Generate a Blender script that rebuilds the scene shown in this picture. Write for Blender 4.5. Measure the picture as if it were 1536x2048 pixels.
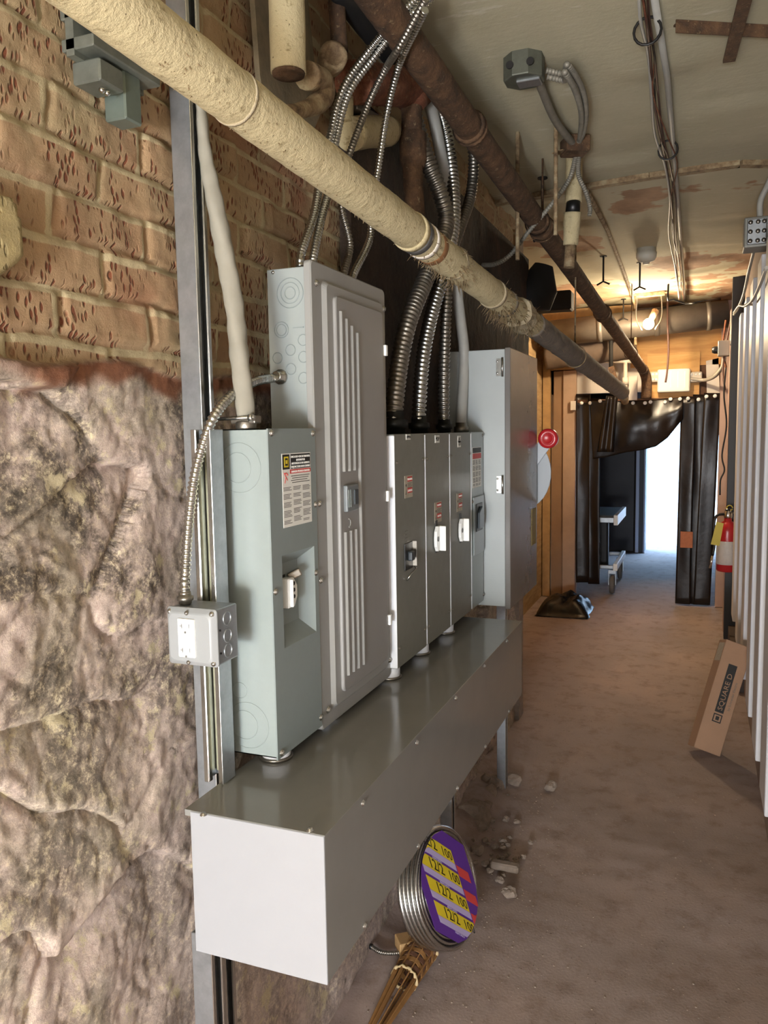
import bpy, math, random
from mathutils import Vector, Matrix, noise
random.seed(7)
S = bpy.context.scene
COL = S.collection
for o in list(bpy.data.objects): bpy.data.objects.remove(o)

# ------------------------------------------------------------------ camera
F, YAW, PITCH, ROLL, EYE = 1597.946, math.radians(21.61174), math.radians(5.74598), math.radians(-.97033), 1.65
cy_, sy_ = math.cos(YAW), math.sin(YAW)
FW = Vector((-sy_*math.cos(PITCH), cy_*math.cos(PITCH), -math.sin(PITCH)))
rt = Vector((cy_, sy_, 0)); up = rt.cross(FW)
RT = math.cos(ROLL)*rt + math.sin(ROLL)*up
UP = -math.sin(ROLL)*rt + math.cos(ROLL)*up
cam = bpy.data.cameras.new('camera'); camo = bpy.data.objects.new('camera', cam); COL.objects.link(camo)
cam.sensor_fit = 'HORIZONTAL'; cam.sensor_width = 36; cam.lens = F*36/1536
cam.clip_start = .02; cam.clip_end = 200
camo.matrix_world = Matrix(((RT.x, UP.x, -FW.x, 0), (RT.y, UP.y, -FW.y, 0), (RT.z, UP.z, -FW.z, EYE), (0, 0, 0, 1)))
S.camera = camo
S.view_settings.view_transform = 'Standard'; S.view_settings.look = 'None'
S.view_settings.exposure = 0.0; S.view_settings.gamma = 1; S.view_settings.use_curve_mapping = False

# ------------------------------------------------------------------ sky, sun and lamps
w = bpy.data.worlds.new('world'); S.world = w; w.use_nodes = True
bg = w.node_tree.nodes['Background']; bg.inputs[0].default_value = (.34, .60, 1, 1); bg.inputs[1].default_value = 16.0
def lamp(name, kind, loc, energy, color, **kw):
    l = bpy.data.lights.new(name, kind); l.energy = energy; l.color = color
    for k, v in kw.items(): setattr(l, k, v)
    o = bpy.data.objects.new(name, l); COL.objects.link(o); o.location = loc; return o
def aim(o, target): o.rotation_euler = (Vector(target)-o.location).to_track_quat('-Z', 'Y').to_euler()
sun = lamp('sun', 'SUN', (0, 13, 8), 7, (1, .96, .9), angle=.01); aim(sun, (-.5, 14.5, 0))
lamp('low_daylight_behind', 'POINT', (-.05, -2.2, .95), 290, (.86, .92, 1), shadow_soft_size=.16)  # point source standing for unseen low daylight behind the viewer
a_ = lamp('fill_behind', 'AREA', (-.25, -2.5, .72), 105, (.90, .94, 1), shape='RECTANGLE', size=1.0, size_y=1.2); aim(a_, (-.25, 5, 1.1))  # soft fill added to brighten the passage, no doorway is built here
lamp('wall_lamp_behind', 'POINT', (-.58, -.85, 1.22), 36, (1, .80, .42), shadow_soft_size=.07)

# ------------------------------------------------------------------ pixel -> place helpers (frame 1536 x 2048)
def ray(u, v): return FW + RT*((u-768)/F) + UP*((1024-v)/F)
EYEV = Vector((0, 0, EYE))
def V(u, v, d): return EYEV + ray(u, v)*d
def VX(u, v, x): r = ray(u, v); return EYEV + r*(x/r.x)
def VY(u, v, y): r = ray(u, v); return EYEV + r*(y/r.y)
def VZ(u, v, z): r = ray(u, v); return EYEV + r*((z-EYE)/r.z)

# ------------------------------------------------------------------ materials
def srgb(c):
    if isinstance(c, str): c = [int(c[i:i+2], 16)/255 for i in (0, 2, 4)]
    return tuple((x/12.92 if x <= .04045 else ((x+.055)/1.055)**2.4) for x in c) + (1,)
class NT:
    def __init__(s, name):
        s.m = bpy.data.materials.new(name); s.m.use_nodes = True; s.t = s.m.node_tree; s.n = s.t.nodes
        s.b = s.n['Principled BSDF']; s.tc = s.n.new('ShaderNodeTexCoord')
    def link(s, a, b): s.t.links.new(a, b)
    def node(s, typ, **kw):
        x = s.n.new(typ)
        for k, v in kw.items(): setattr(x, k, v)
        return x
    def mapping(s, scale=(1, 1, 1), rot=(0, 0, 0)):
        m = s.node('ShaderNodeMapping'); m.inputs['Scale'].default_value = scale; m.inputs['Rotation'].default_value = rot
        s.link(s.tc.outputs['Object'], m.inputs['Vector']); return m.outputs[0]
    def noise(s, scale, detail=4, rough=.6, vec=None, dist=0):
        x = s.node('ShaderNodeTexNoise'); x.inputs['Scale'].default_value = scale; x.inputs['Detail'].default_value = detail
        x.inputs['Roughness'].default_value = rough; x.inputs['Distortion'].default_value = dist
        s.link(vec if vec is not None else s.tc.outputs['Object'], x.inputs['Vector']); return x.outputs['Fac']
    def ramp(s, fac, stops, interp='LINEAR'):
        r = s.node('ShaderNodeValToRGB'); r.color_ramp.interpolation = interp; e = r.color_ramp.elements
        while len(e) < len(stops): e.new(.5)
        for el, (p, c) in zip(e, stops):
            el.position = p; el.color = c if len(c) == 4 and not isinstance(c, str) else srgb(c)
        s.link(fac, r.inputs[0]); return r.outputs[0]
    def mix(s, fac, a, b, mode='MIX'):
        x = s.node('ShaderNodeMix'); x.data_type = 'RGBA'; x.blend_type = mode
        for sock, val in ((x.inputs[0], fac), (x.inputs[6], a), (x.inputs[7], b)):
            if isinstance(val, (int, float)): sock.default_value = val
            elif isinstance(val, (tuple, str)): sock.default_value = srgb(val) if isinstance(val, str) else val
            else: s.link(val, sock)
        return x.outputs[2]
    def bump(s, h, strength=.3, dist=.01):
        b = s.node('ShaderNodeBump'); b.inputs['Strength'].default_value = strength; b.inputs['Distance'].default_value = dist
        s.link(h, b.inputs['Height']); s.link(b.outputs[0], s.b.inputs['Normal'])
    def set(s, **kw):
        for k, v in kw.items(): s.b.inputs[k.replace('_', ' ')].default_value = v
        return s
BW = lambda a, b: [(a, (0, 0, 0, 1)), (b, (1, 1, 1, 1))]
def plain(name, c, rough=.5, metal=0, var=.0, scale=20, bump=0, spec=.5, c2=None):
    n = NT(name); n.set(Roughness=rough, Metallic=metal); n.b.inputs['Specular IOR Level'].default_value = spec
    if c2 or var:
        base = srgb(c); d = srgb(c2) if c2 else tuple(x*(1-var) for x in base[:3])+(1,)
        f = n.noise(scale, 5, .65)
        n.link(n.ramp(f, [(.35, base), (.68, d)]), n.b.inputs['Base Color'])
        if bump: n.bump(f, bump, .004)
    else: n.b.inputs['Base Color'].default_value = srgb(c)
    return n.m
M = {}
M['grey'] = plain('enclosure_grey', '8c9592', .34, 0, .05, 30)
M['grey_warm'] = plain('panel_grey', '92918d', .36, 0, .04, 25)
M['grey_old'] = plain('old_enclosure_grey', '77776f', .42, 0, .12, 30)
M['grey_dark'] = plain('cabinet_grey', '6e6a66', .24, 0, .08, 12)
M['trough'] = plain('trough_grey', '83827d', .15, 0, .06, 8)
M['galv'] = plain('galvanised', 'b4b9bd', .38, .85, .22, 35)
M['galv_dull'] = plain('dull_galvanised', '83867c', .5, .7, .25, 35)
M['galv_yellow'] = plain('zinc_plate', 'd6d3b4', .5, .5, .15, 25)
M['steel'] = plain('bright_steel', 'c8c8c4', .25, 1, .12, 60)
M['steel_dull'] = plain('dull_steel', '9a948a', .38, .95, .25, 40)
M['white'] = plain('white_plastic', 'f2f2ee', .35)
M['pvc'] = plain('pvc_white', 'dcdde0', .4)
M['cond_grey'] = plain('aged_conduit', '8d887c', .55, .3, .25, 30)
M['pvc_grey'] = plain('pvc_grey', 'a8a69e', .5, 0, .12, 12)
M['black'] = plain('black_plastic', '141414', .4)
M['dark'] = plain('dark_void', '1d1a18', .8, 0, .4, 8)
M['red'] = plain('red_enamel', 'b01f26', .3)
M['red_label'] = plain('label_red', 'c8433f', .55)
M['paper'] = plain('label_paper', 'e4e2da', .6)
M['paper_old'] = plain('label_paper_aged', 'b9ae9a', .65, 0, .2, 60)
M['ink'] = plain('label_ink', '2c2b29', .6)
M['ink_soft'] = plain('label_ink_soft', '6a6862', .6)
M['yellow'] = plain('label_yellow', 'd8c02a', .45)
M['purple'] = plain('label_purple', '5b2f8c', .45)
M['lilac'] = plain('label_lilac', 'b5a6cd', .45)
M['orange'] = plain('orange_sticker', 'b0683f', .6, 0, .2, 40)
M['insul'] = None
M['wood'] = plain('raw_timber', 'c09a68', .7, 0, .25, 14, .2)
M['wood_dark'] = plain('old_timber', '6b4a33', .8, 0, .5, 18, .3)
M['bamboo'] = plain('bamboo', '9c7140', .6, 0, .3, 20, .2)
M['bamboo_pale'] = plain('bamboo_binding', 'c9b083', .6, 0, .15, 30)
M['bamboo_brown'] = plain('bamboo_woven_brown', '6a4630', .65, 0, .3, 30)
M['card'] = plain('cardboard', 'a88468', .8, 0, .08, 10)
M['card_side'] = plain('cardboard_side', '8d6d55', .8, 0, .08, 10)
M['white_board'] = plain('painted_board', 'd9cfc2', .6, 0, .08, 6)
M['wire'] = plain('brown_cable', '4a2f26', .55)
M['wire_black'] = plain('black_cable', '1a1715', .5)
M['wire_pale'] = plain('pale_cable', 'b9b2a6', .5)
M['bag'] = plain('black_film', '14110f', .25)
M['debris'] = plain('stone_rubble', '9c8b7c', .9, 0, .35, 30, .4)
M['glove'] = plain('dull_grey_duct', '7d756b', .5, .4, .3, 6)

def m_rust(name, a, b, c):
    n = NT(name); n.set(Roughness=.85)
    f = n.noise(22, 6, .7); g = n.noise(70, 4, .7)
    col = n.ramp(f, [(.3, a), (.5, b), (.68, c)])
    col = n.mix(n.ramp(g, BW(.6, .72)), col, srgb('8a7658')); n.link(col, n.b.inputs['Base Color']); n.bump(g, .6, .006); return n.m
M['rust'] = m_rust('rusty_iron', '34261a', '523a26', '6b4f36')
M['rust_red'] = m_rust('red_rusty_iron', '4d2a18', '70402a', '8a5a3c')
M['rust_pale'] = m_rust('flaking_iron', '4a3424', '8a7355', 'a89a7a')
def m_insul(name, base, stain):
    n = NT(name); n.set(Roughness=.9)
    f = n.noise(7, 6, .65); g = n.noise(45, 5, .7); h = n.noise(140, 3, .6)
    col = n.ramp(f, [(.36, base), (.6, base), (.78, stain)])
    col = n.mix(n.ramp(g, BW(.58, .70)), col, srgb('8d7c58')); col = n.mix(n.ramp(h, BW(.68, .74)), col, srgb('54422c'))
    n.link(col, n.b.inputs['Base Color']); n.bump(g, .7, .008); return n.m
M['insul'] = m_insul('pipe_insulation', 'c0b18b', '8f7e56')
M['insul_dirty'] = m_insul('dirty_pipe_insulation', 'a5977c', '6b5a40')

def m_wall():
    n = NT('brick_and_rubble'); n.set(Roughness=.92)
    geo = n.node('ShaderNodeSeparateXYZ'); n.link(n.tc.outputs['Object'], geo.inputs[0])
    cmb = n.node('ShaderNodeCombineXYZ'); n.link(geo.outputs[1], cmb.inputs[0]); n.link(geo.outputs[2], cmb.inputs[1])
    dn = n.node('ShaderNodeTexNoise'); dn.inputs['Scale'].default_value = 9; dn.inputs['Detail'].default_value = 4
    n.link(n.tc.outputs['Object'], dn.inputs['Vector'])
    dv = n.node('ShaderNodeVectorMath', operation='MULTIPLY_ADD'); n.link(dn.outputs['Color'], dv.inputs[0])
    dv.inputs[1].default_value = (.018, .018, 0); n.link(cmb.outputs[0], dv.inputs[2])
    br = n.node('ShaderNodeTexBrick'); n.link(dv.outputs[0], br.inputs['Vector'])
    br.inputs['Scale'].default_value = 1; br.inputs['Brick Width'].default_value = .215; br.inputs['Row Height'].default_value = .075
    br.inputs['Mortar Size'].default_value = .008; br.inputs['Mortar Smooth'].default_value = .35; br.inputs['Bias'].default_value = 0
    br.inputs['Color1'].default_value = srgb('b0926d'); br.inputs['Color2'].default_value = srgb('a07d5c'); br.inputs['Mortar'].default_value = srgb('bfae88')
    brick = br.outputs['Color']
    wash = n.noise(5, 5, .6); brick = n.mix(n.ramp(wash, BW(.4, .75)), brick, srgb('a08f6c'))
    rd = n.noise(3.2, 3, .6); brick = n.mix(n.ramp(rd, BW(.56, .74)), brick, srgb('98684a'))
    # pick marks: short vertical dashes that bare the red brick
    pv = n.node('ShaderNodeMapping'); pv.inputs['Scale'].default_value = (30, 110, 46); pv.inputs['Rotation'].default_value = (.25, 0, 0)
    n.link(n.tc.outputs['Object'], pv.inputs[0])
    vo = n.node('ShaderNodeTexVoronoi'); vo.inputs['Scale'].default_value = 1; n.link(pv.outputs[0], vo.inputs['Vector'])
    pk = n.ramp(vo.outputs['Distance'], [(.24, (1, 1, 1, 1)), (.42, (0, 0, 0, 1))])
    pm = n.ramp(n.noise(8, 3, .6), BW(.45, .53)); pk = n.mix(1, pk, pm, 'MULTIPLY')
    inv = n.node('ShaderNodeMath', operation='SUBTRACT'); inv.inputs[0].default_value = 1; n.link(br.outputs['Fac'], inv.inputs[1])
    pk = n.mix(1, pk, inv.outputs[0], 'MULTIPLY')
    brick = n.mix(pk, brick, srgb('7a4429'))
    # rubble stone
    d = n.noise(3.0, 5, .62, dist=.4); b = n.noise(28, 7, .75); c = n.noise(62, 7, .82); e = n.noise(5.5, 8, .72, dist=.5); g = n.noise(10, 8, .76)
    st = n.ramp(d, [(.34, 'a89c86'), (.44, 'b3a493'), (.54, 'c4b0a3'), (.66, 'bdaca0')])
    spk = n.ramp(c, [(.40, '2e2822'), (.49, '564b3f'), (.56, '968770'), (.62, 'd2c6a6')])
    zr = n.node('ShaderNodeMapRange'); n.link(geo.outputs[2], zr.inputs[0]); zr.inputs[1].default_value = .75; zr.inputs[2].default_value = 1.45; zr.inputs[3].default_value = .42; zr.inputs[4].default_value = 1
    st = n.mix(n.mix(1, n.ramp(e, [(.45, (0, 0, 0, 1)), (.56, (.85, .85, .85, 1))]), zr.outputs[0], 'MULTIPLY'), st, spk)
    st = n.mix(.35, st, n.ramp(c, [(.36, (.12, .11, .10, 1)), (.5, (.5, .5, .5, 1)), (.64, (.95, .93, .86, 1))]), 'OVERLAY')
    st = n.mix(n.ramp(g, BW(.57, .62)), st, srgb('cdbf9c'))
    st = n.mix(n.ramp(g, [(.34, (.8, .8, .8, 1)), (.40, (0, 0, 0, 1))]), st, srgb('5a5046'))
    st = n.mix(n.ramp(c, [(.60, (0, 0, 0, 1)), (.66, (.8, .8, .8, 1))]), st, srgb('d0c19c'))
    at = n.node('ShaderNodeAttribute'); at.attribute_name = 'zone'
    sep = n.node('ShaderNodeSeparateColor'); n.link(at.outputs['Color'], sep.inputs[0])
    col = n.mix(sep.outputs[0], brick, st)
    pl = n.ramp(n.noise(30, 4, .6), [(.3, '8f7f58'), (.7, 'b3a070')])
    col = n.mix(sep.outputs[1], col, pl)
    red = n.ramp(n.noise(25, 4, .6), [(.3, '6a4029'), (.7, '8a5a3c')]); col = n.mix(sep.outputs[2], col, red)
    n.link(col, n.b.inputs['Base Color'])
    pk2 = n.mix(sep.outputs[0], pk, (0, 0, 0, 1)); hb = n.mix(1, n.mix(.5, c, b), pk2, 'SUBTRACT'); n.bump(hb, .8, .008)
    return n.m
M['wall'] = m_wall()

def m_soot_shade():
    n = NT('soot_and_shade_brick'); n.set(Roughness=.9)
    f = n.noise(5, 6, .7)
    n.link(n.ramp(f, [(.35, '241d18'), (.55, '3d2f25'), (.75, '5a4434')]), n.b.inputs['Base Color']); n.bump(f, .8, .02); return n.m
M['soot_shade'] = m_soot_shade()
def m_floor():
    n = NT('dusty_concrete'); n.set(Roughness=.88)
    a = n.noise(1.3, 6, .6); b = n.noise(9, 7, .7); c = n.noise(110, 3, .6)
    col = n.ramp(a, [(.3, '968780'), (.5, 'a29189'), (.7, 'ae998e')])
    col = n.mix(n.ramp(b, BW(.5, .75)), col, srgb('836f64')); col = n.mix(n.ramp(c, BW(.66, .74)), col, srgb('5a4a40'))
    col = n.mix(n.ramp(n.noise(170, 2, .5), BW(.70, .76)), col, srgb('b5a596'))
    n.link(col, n.b.inputs['Base Color']); n.bump(c, .25, .004); return n.m
M['floor'] = m_floor()
def m_ceil():
    n = NT('peeling_plaster'); n.set(Roughness=.9)
    st = n.mapping((2.0, 9, 1)); a = n.noise(2.2, 6, .65); s = n.noise(3, 6, .7, st); b = n.noise(1.1, 5, .6); c = n.noise(40, 4, .6)
    col = n.ramp(a, [(.3, 'aca58a'), (.6, 'b8b196'), (.8, '9c9274')])
    col = n.mix(n.ramp(s, BW(.60, .68)), col, srgb('c2bda8'))
    geo = n.node('ShaderNodeSeparateXYZ'); n.link(n.tc.outputs['Object'], geo.inputs[0])
    ma = n.node('ShaderNodeMath', operation='MULTIPLY_ADD'); n.link(geo.outputs[1], ma.inputs[0]); ma.inputs[1].default_value = .045; n.link(b, ma.inputs[2])
    peel = n.ramp(ma.outputs[0], BW(.80, .815))
    base = n.ramp(n.noise(6, 5, .7), [(.35, '8a6a50'), (.6, 'a88566'), (.8, 'c2a07c')])
    col = n.mix(peel, col, base)
    n.link(col, n.b.inputs['Base Color']); n.bump(n.mix(.5, s, c), .35, .006); return n.m
M['ceil'] = m_ceil()
def m_ply(name, a, b):
    n = NT(name); n.set(Roughness=.65)
    f = n.noise(3, 5, .6, n.mapping((1, 1, 7)), .8)
    n.link(n.ramp(f, [(.3, a), (.7, b)]), n.b.inputs['Base Color']); return n.m
M['ply'] = m_ply('plywood', 'd2a263', 'b98549')
M['lath'] = m_ply('lath_wall', 'c4a578', '9a7d58')
def m_metal_wall():
    n = NT('white_ribbed_sheet'); n.set(Roughness=.45)
    f = n.noise(4, 5, .6, n.mapping((1, 1, .3)))
    n.link(n.ramp(f, [(.35, 'd4d4d8'), (.7, 'e2e2e6')]), n.b.inputs['Base Color']); return n.m
M['ribbed'] = m_metal_wall()
def m_emit(name, c, s):
    n = NT(name); n.b.inputs['Base Color'].default_value = srgb(c); n.b.inputs['Emission Color'].default_value = srgb(c); n.b.inputs['Emission Strength'].default_value = s; return n.m
M['bulb'] = m_emit('lit_bulb', 'ffd79a', 60)
n = NT('clear_film'); n.set(Roughness=.08, Transmission_Weight=1.0, IOR=1.1); n.b.inputs['Base Color'].default_value = (.95, .95, .97, 1); n.b.inputs['Alpha'].default_value = .28; M['film'] = n.m
def m_strip():
    n = NT('black_vinyl'); n.set(Roughness=.33)
    f = n.noise(6, 4, .6); n.link(n.ramp(f, [(.3, '120d0b'), (.7, '211813')]), n.b.inputs['Base Color']); n.bump(f, .15, .02); return n.m
M['vinyl'] = m_strip()

# ------------------------------------------------------------------ mesh builder
class B:
    def __init__(s): s.v = []; s.f = []; s.mi = []; s.sm = []; s.mats = []
    def _m(s, m):
        if m is None: m = '_'
        if m not in s.mats: s.mats.append(m)
        return s.mats.index(m)
    def face(s, idx, m=None, smooth=False): s.f.append(tuple(idx)); s.mi.append(s._m(m)); s.sm.append(smooth)
    def poly(s, pts, m=None, smooth=False):
        k = len(s.v); s.v += [tuple(p) for p in pts]; s.face(range(k, k+len(pts)), m, smooth)
    def obox(s, c, ax, ay, az, m=None):
        c = Vector(c); ax = Vector(ax); ay = Vector(ay); az = Vector(az); k = len(s.v)
        for i in (-1, 1):
            for j in (-1, 1):
                for l in (-1, 1): s.v.append(tuple(c+ax*i+ay*j+az*l))
        fl = [(0, 1, 3, 2), (4, 6, 7, 5), (0, 4, 5, 1), (2, 3, 7, 6), (0, 2, 6, 4), (1, 5, 7, 3)]
        if ax.cross(ay).dot(az) < 0: fl = [tuple(reversed(q)) for q in fl]
        for q in fl: s.face([k+t for t in q], m)
        return s
    def box(s, x0, x1, y0, y1, z0, z1, m=None):
        return s.obox(((x0+x1)/2, (y0+y1)/2, (z0+z1)/2), (abs(x1-x0)/2, 0, 0), (0, abs(y1-y0)/2, 0), (0, 0, abs(z1-z0)/2), m)
    def bar(s, p0, p1, wa, wb, ref=(0, 0, 1), m=None):
        p0 = Vector(p0); p1 = Vector(p1); d = (p1-p0); L = d.length; d.normalize(); r = Vector(ref)
        if abs(d.dot(r)) > .95: r = Vector((1, 0, 0))
        a = d.cross(r).normalized(); b = a.cross(d)
        return s.obox((p0+p1)/2, a*wa/2, b*wb/2, d*L/2, m)
    def rings(s, rs, m=None, smooth=True, caps=True, closed=False):
        n = len(rs[0]); k = len(s.v)
        for r in rs: s.v += [tuple(p) for p in r]
        q = len(rs)
        for i in range(q if closed else q-1):
            j = (i+1) % q
            for t in range(n):
                u = (t+1) % n; s.face((k+i*n+t, k+i*n+u, k+j*n+u, k+j*n+t), m, smooth)
        if caps and not closed:
            s.face([k+t for t in reversed(range(n))], m); s.face([k+(q-1)*n+t for t in range(n)], m)
        return s
    def frames(s, pts):
        pts = [Vector(p) for p in pts]; T = []
        for i in range(len(pts)):
            a = pts[max(0, i-1)]; b = pts[min(len(pts)-1, i+1)]; t = b-a
            T.append(t.normalized() if t.length > 1e-9 else Vector((0, 0, 1)))
        r = Vector((0, 0, 1)) if abs(T[0].z) < .9 else Vector((1, 0, 0)); N = []
        nn = T[0].cross(r).normalized()
        for t in T:
            nn = (nn - t*nn.dot(t)).normalized(); N.append(nn)
        return pts, T, N
    def tube(s, pts, r, n=12, m=None, caps=True, closed=False):
        pts, T, N = s.frames(pts); rs = []
        for i, p in enumerate(pts):
            b = T[i].cross(N[i]); rr = r[i] if isinstance(r, (list, tuple)) else r
            rs.append([p + (N[i]*math.cos(2*math.pi*t/n)+b*math.sin(2*math.pi*t/n))*rr for t in range(n)])
        return s.rings(rs, m, True, caps, closed)
    def cyl(s, p0, p1, r0, r1=None, n=20, m=None, caps=True): return s.tube([p0, p1], [r0, r0 if r1 is None else r1], n, m, caps)
    def lathe(s, o, ax, prof, n=20, m=None, caps=True):
        o = Vector(o); ax = Vector(ax).normalized(); pts = [o+ax*h for r, h in prof]
        a = ax.orthogonal().normalized(); b = ax.cross(a)
        return s.rings([[p+(a*math.cos(2*math.pi*t/n)+b*math.sin(2*math.pi*t/n))*max(r, 1e-5) for t in range(n)] for p, (r, h) in zip(pts, prof)], m, True, caps)
    def ridged(s, pts, r, pitch, amp, n=14, m=None):
        pts = spl(pts, max(8, int(plen(pts)/ (pitch/4)))); tot = 0; rr = []
        for i, p in enumerate(pts):
            if i: tot += (p-pts[i-1]).length
            rr.append(r+amp*math.sin(2*math.pi*tot/pitch))
        return s.tube(pts, rr, n, m)
    def ring(s, c, ax, R, r, n=28, k=6, m=None, arc=None):
        c = Vector(c); ax = Vector(ax).normalized(); a = Vector((0, 0, 1)).cross(ax)
        a = a.normalized() if a.length > .1 else Vector((1, 0, 0)); b = ax.cross(a)
        a0, a1 = arc if arc else (0, 2*math.pi)
        pts = [c+(a*math.cos(a0+(a1-a0)*t/n)+b*math.sin(a0+(a1-a0)*t/n))*R for t in range(n+(1 if arc else 0))]
        return s.tube(pts, r, k, m, closed=not arc) if not arc else s.tube(pts, r, k, m)
    def sphere(s, c, r, n=14, m=None, sc=(1, 1, 1)):
        c = Vector(c); h = n//2+1
        rs = [[c+Vector((r*sc[0]*math.sin(math.pi*i/h)*math.cos(2*math.pi*t/n), r*sc[1]*math.sin(math.pi*i/h)*math.sin(2*math.pi*t/n), -r*sc[2]*math.cos(math.pi*i/h))) for t in range(n)] for i in range(h+1)]
        rs[0] = [c+Vector((1e-6*math.cos(2*math.pi*t/n), 1e-6*math.sin(2*math.pi*t/n), -r*sc[2])) for t in range(n)]
        rs[-1] = [c+Vector((1e-6*math.cos(2*math.pi*t/n), 1e-6*math.sin(2*math.pi*t/n), r*sc[2])) for t in range(n)]
        return s.rings(rs, m)
    def prism(s, pts, vec, m=None):
        pts = [Vector(p) for p in pts]; vec = Vector(vec); nrm = Vector((0, 0, 0))
        for i in range(len(pts)): nrm += (pts[i]-pts[0]).cross(pts[(i+1) % len(pts)]-pts[0])
        if nrm.dot(vec) < 0: pts.reverse()
        k = len(s.v); n = len(pts); s.v += [tuple(p) for p in pts]+[tuple(p+vec) for p in pts]
        s.face([k+t for t in reversed(range(n))], m); s.face([k+n+t for t in range(n)], m)
        for t in range(n): u = (t+1) % n; s.face((k+t, k+u, k+n+u, k+n+t), m)
        return s
    def text(s, txt, o, xa, ya, size, m=None, depth=.0004, align='LEFT', sx=1.0):
        cu = bpy.data.curves.new('t', 'FONT'); cu.body = txt; cu.size = 1; cu.align_x = align; cu.extrude = .001; cu.resolution_u = 2
        ob = bpy.data.objects.new('t', cu); COL.objects.link(ob)
        me = bpy.data.meshes.new_from_object(ob.evaluated_get(bpy.context.evaluated_depsgraph_get()))
        xa = Vector(xa).normalized(); ya = Vector(ya).normalized(); za = xa.cross(ya); o = Vector(o); k = len(s.v)
        for v in me.vertices: s.v.append(tuple(o+xa*v.co.x*size*sx+ya*v.co.y*size+za*(v.co.z*depth/.001)))
        for p in me.polygons: s.face([k+i for i in p.vertices], m)
        bpy.data.objects.remove(ob); bpy.data.curves.remove(cu); bpy.data.meshes.remove(me); return s
    def build(s, name, mat=None, parent=None, bevel=0, seg=2, sub=0):
        org = Vector((0, 0, 0)); p = parent
        while p is not None: org += p.location; p = p.parent
        me = bpy.data.meshes.new(name); me.from_pydata([tuple(Vector(v)-org) for v in s.v], [], s.f)
        for k in (s.mats or ['_']): me.materials.append(M[k] if k != '_' else (M[mat] if isinstance(mat, str) else mat))
        me.polygons.foreach_set('material_index', s.mi); me.polygons.foreach_set('use_smooth', s.sm); me.update()
        o = bpy.data.objects.new(name, me); COL.objects.link(o)
        if parent is not None: o.parent = parent
        if bevel:
            b = o.modifiers.new('bevel', 'BEVEL'); b.width = bevel; b.segments = seg; b.limit_method = 'ANGLE'; b.angle_limit = math.radians(50); b.harden_normals = False
        return o
def plen(pts): return sum((Vector(pts[i+1])-Vector(pts[i])).length for i in range(len(pts)-1))
def spl(pts, n):
    pts = [Vector(p) for p in pts]
    if len(pts) == 2: return [pts[0].lerp(pts[1], i/(n-1)) for i in range(n)]
    P = [pts[0]*2-pts[1]]+pts+[pts[-1]*2-pts[-2]]; out = []; segs = len(pts)-1
    L = [(pts[i+1]-pts[i]).length for i in range(segs)]; tot = sum(L); 
    for i in range(n):
        d = tot*i/(n-1); k = 0
        while k < segs-1 and d > L[k]: d -= L[k]; k += 1
        t = min(1, d/max(L[k], 1e-9)); a, b, c, e = P[k:k+4]
        out.append(.5*((2*b)+(c-a)*t+(2*a-5*b+4*c-e)*t*t+(3*b-a-3*c+e)*t**3))
    return out
def tag(o, label=None, cat=None, group=None, kind=None):
    if label: o['label'] = label
    if cat: o['category'] = cat
    if group: o['group'] = group
    if kind: o['kind'] = kind
    return o
def T(name, label, cat, loc, group=None):
    o = bpy.data.objects.new(name, None); COL.objects.link(o); o.location = Vector(loc); o.empty_display_size = .05
    return tag(o, label, cat, group)
def struct(o): o['kind'] = 'structure'; return o
X, Y, Z = Vector((1, 0, 0)), Vector((0, 1, 0)), Vector((0, 0, 1))
def screw(parent, p, ax, r=.005, mat='steel', name='screw'):
    p = Vector(p); ax = Vector(ax).normalized()
    b = B(); b.lathe(p, ax, [(r*1.25, 0), (r*1.25, r*.15), (r, r*.2), (r*.95, r*.65), (r*.55, r*.95), (.0, r)], 12)
    s = ax.orthogonal().normalized(); b.obox(p+ax*r*.95, s*r*.7, ax*r*.08, ax.cross(s)*r*.12, 'ink_soft')
    return b.build(name, mat, parent)
def knock(parent, c, ax, R, r=.0011, mat='grey', arc=None):
    return B().ring(c, ax, R, r, 32, 6, arc=arc).build('knockout', mat, parent)

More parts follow.
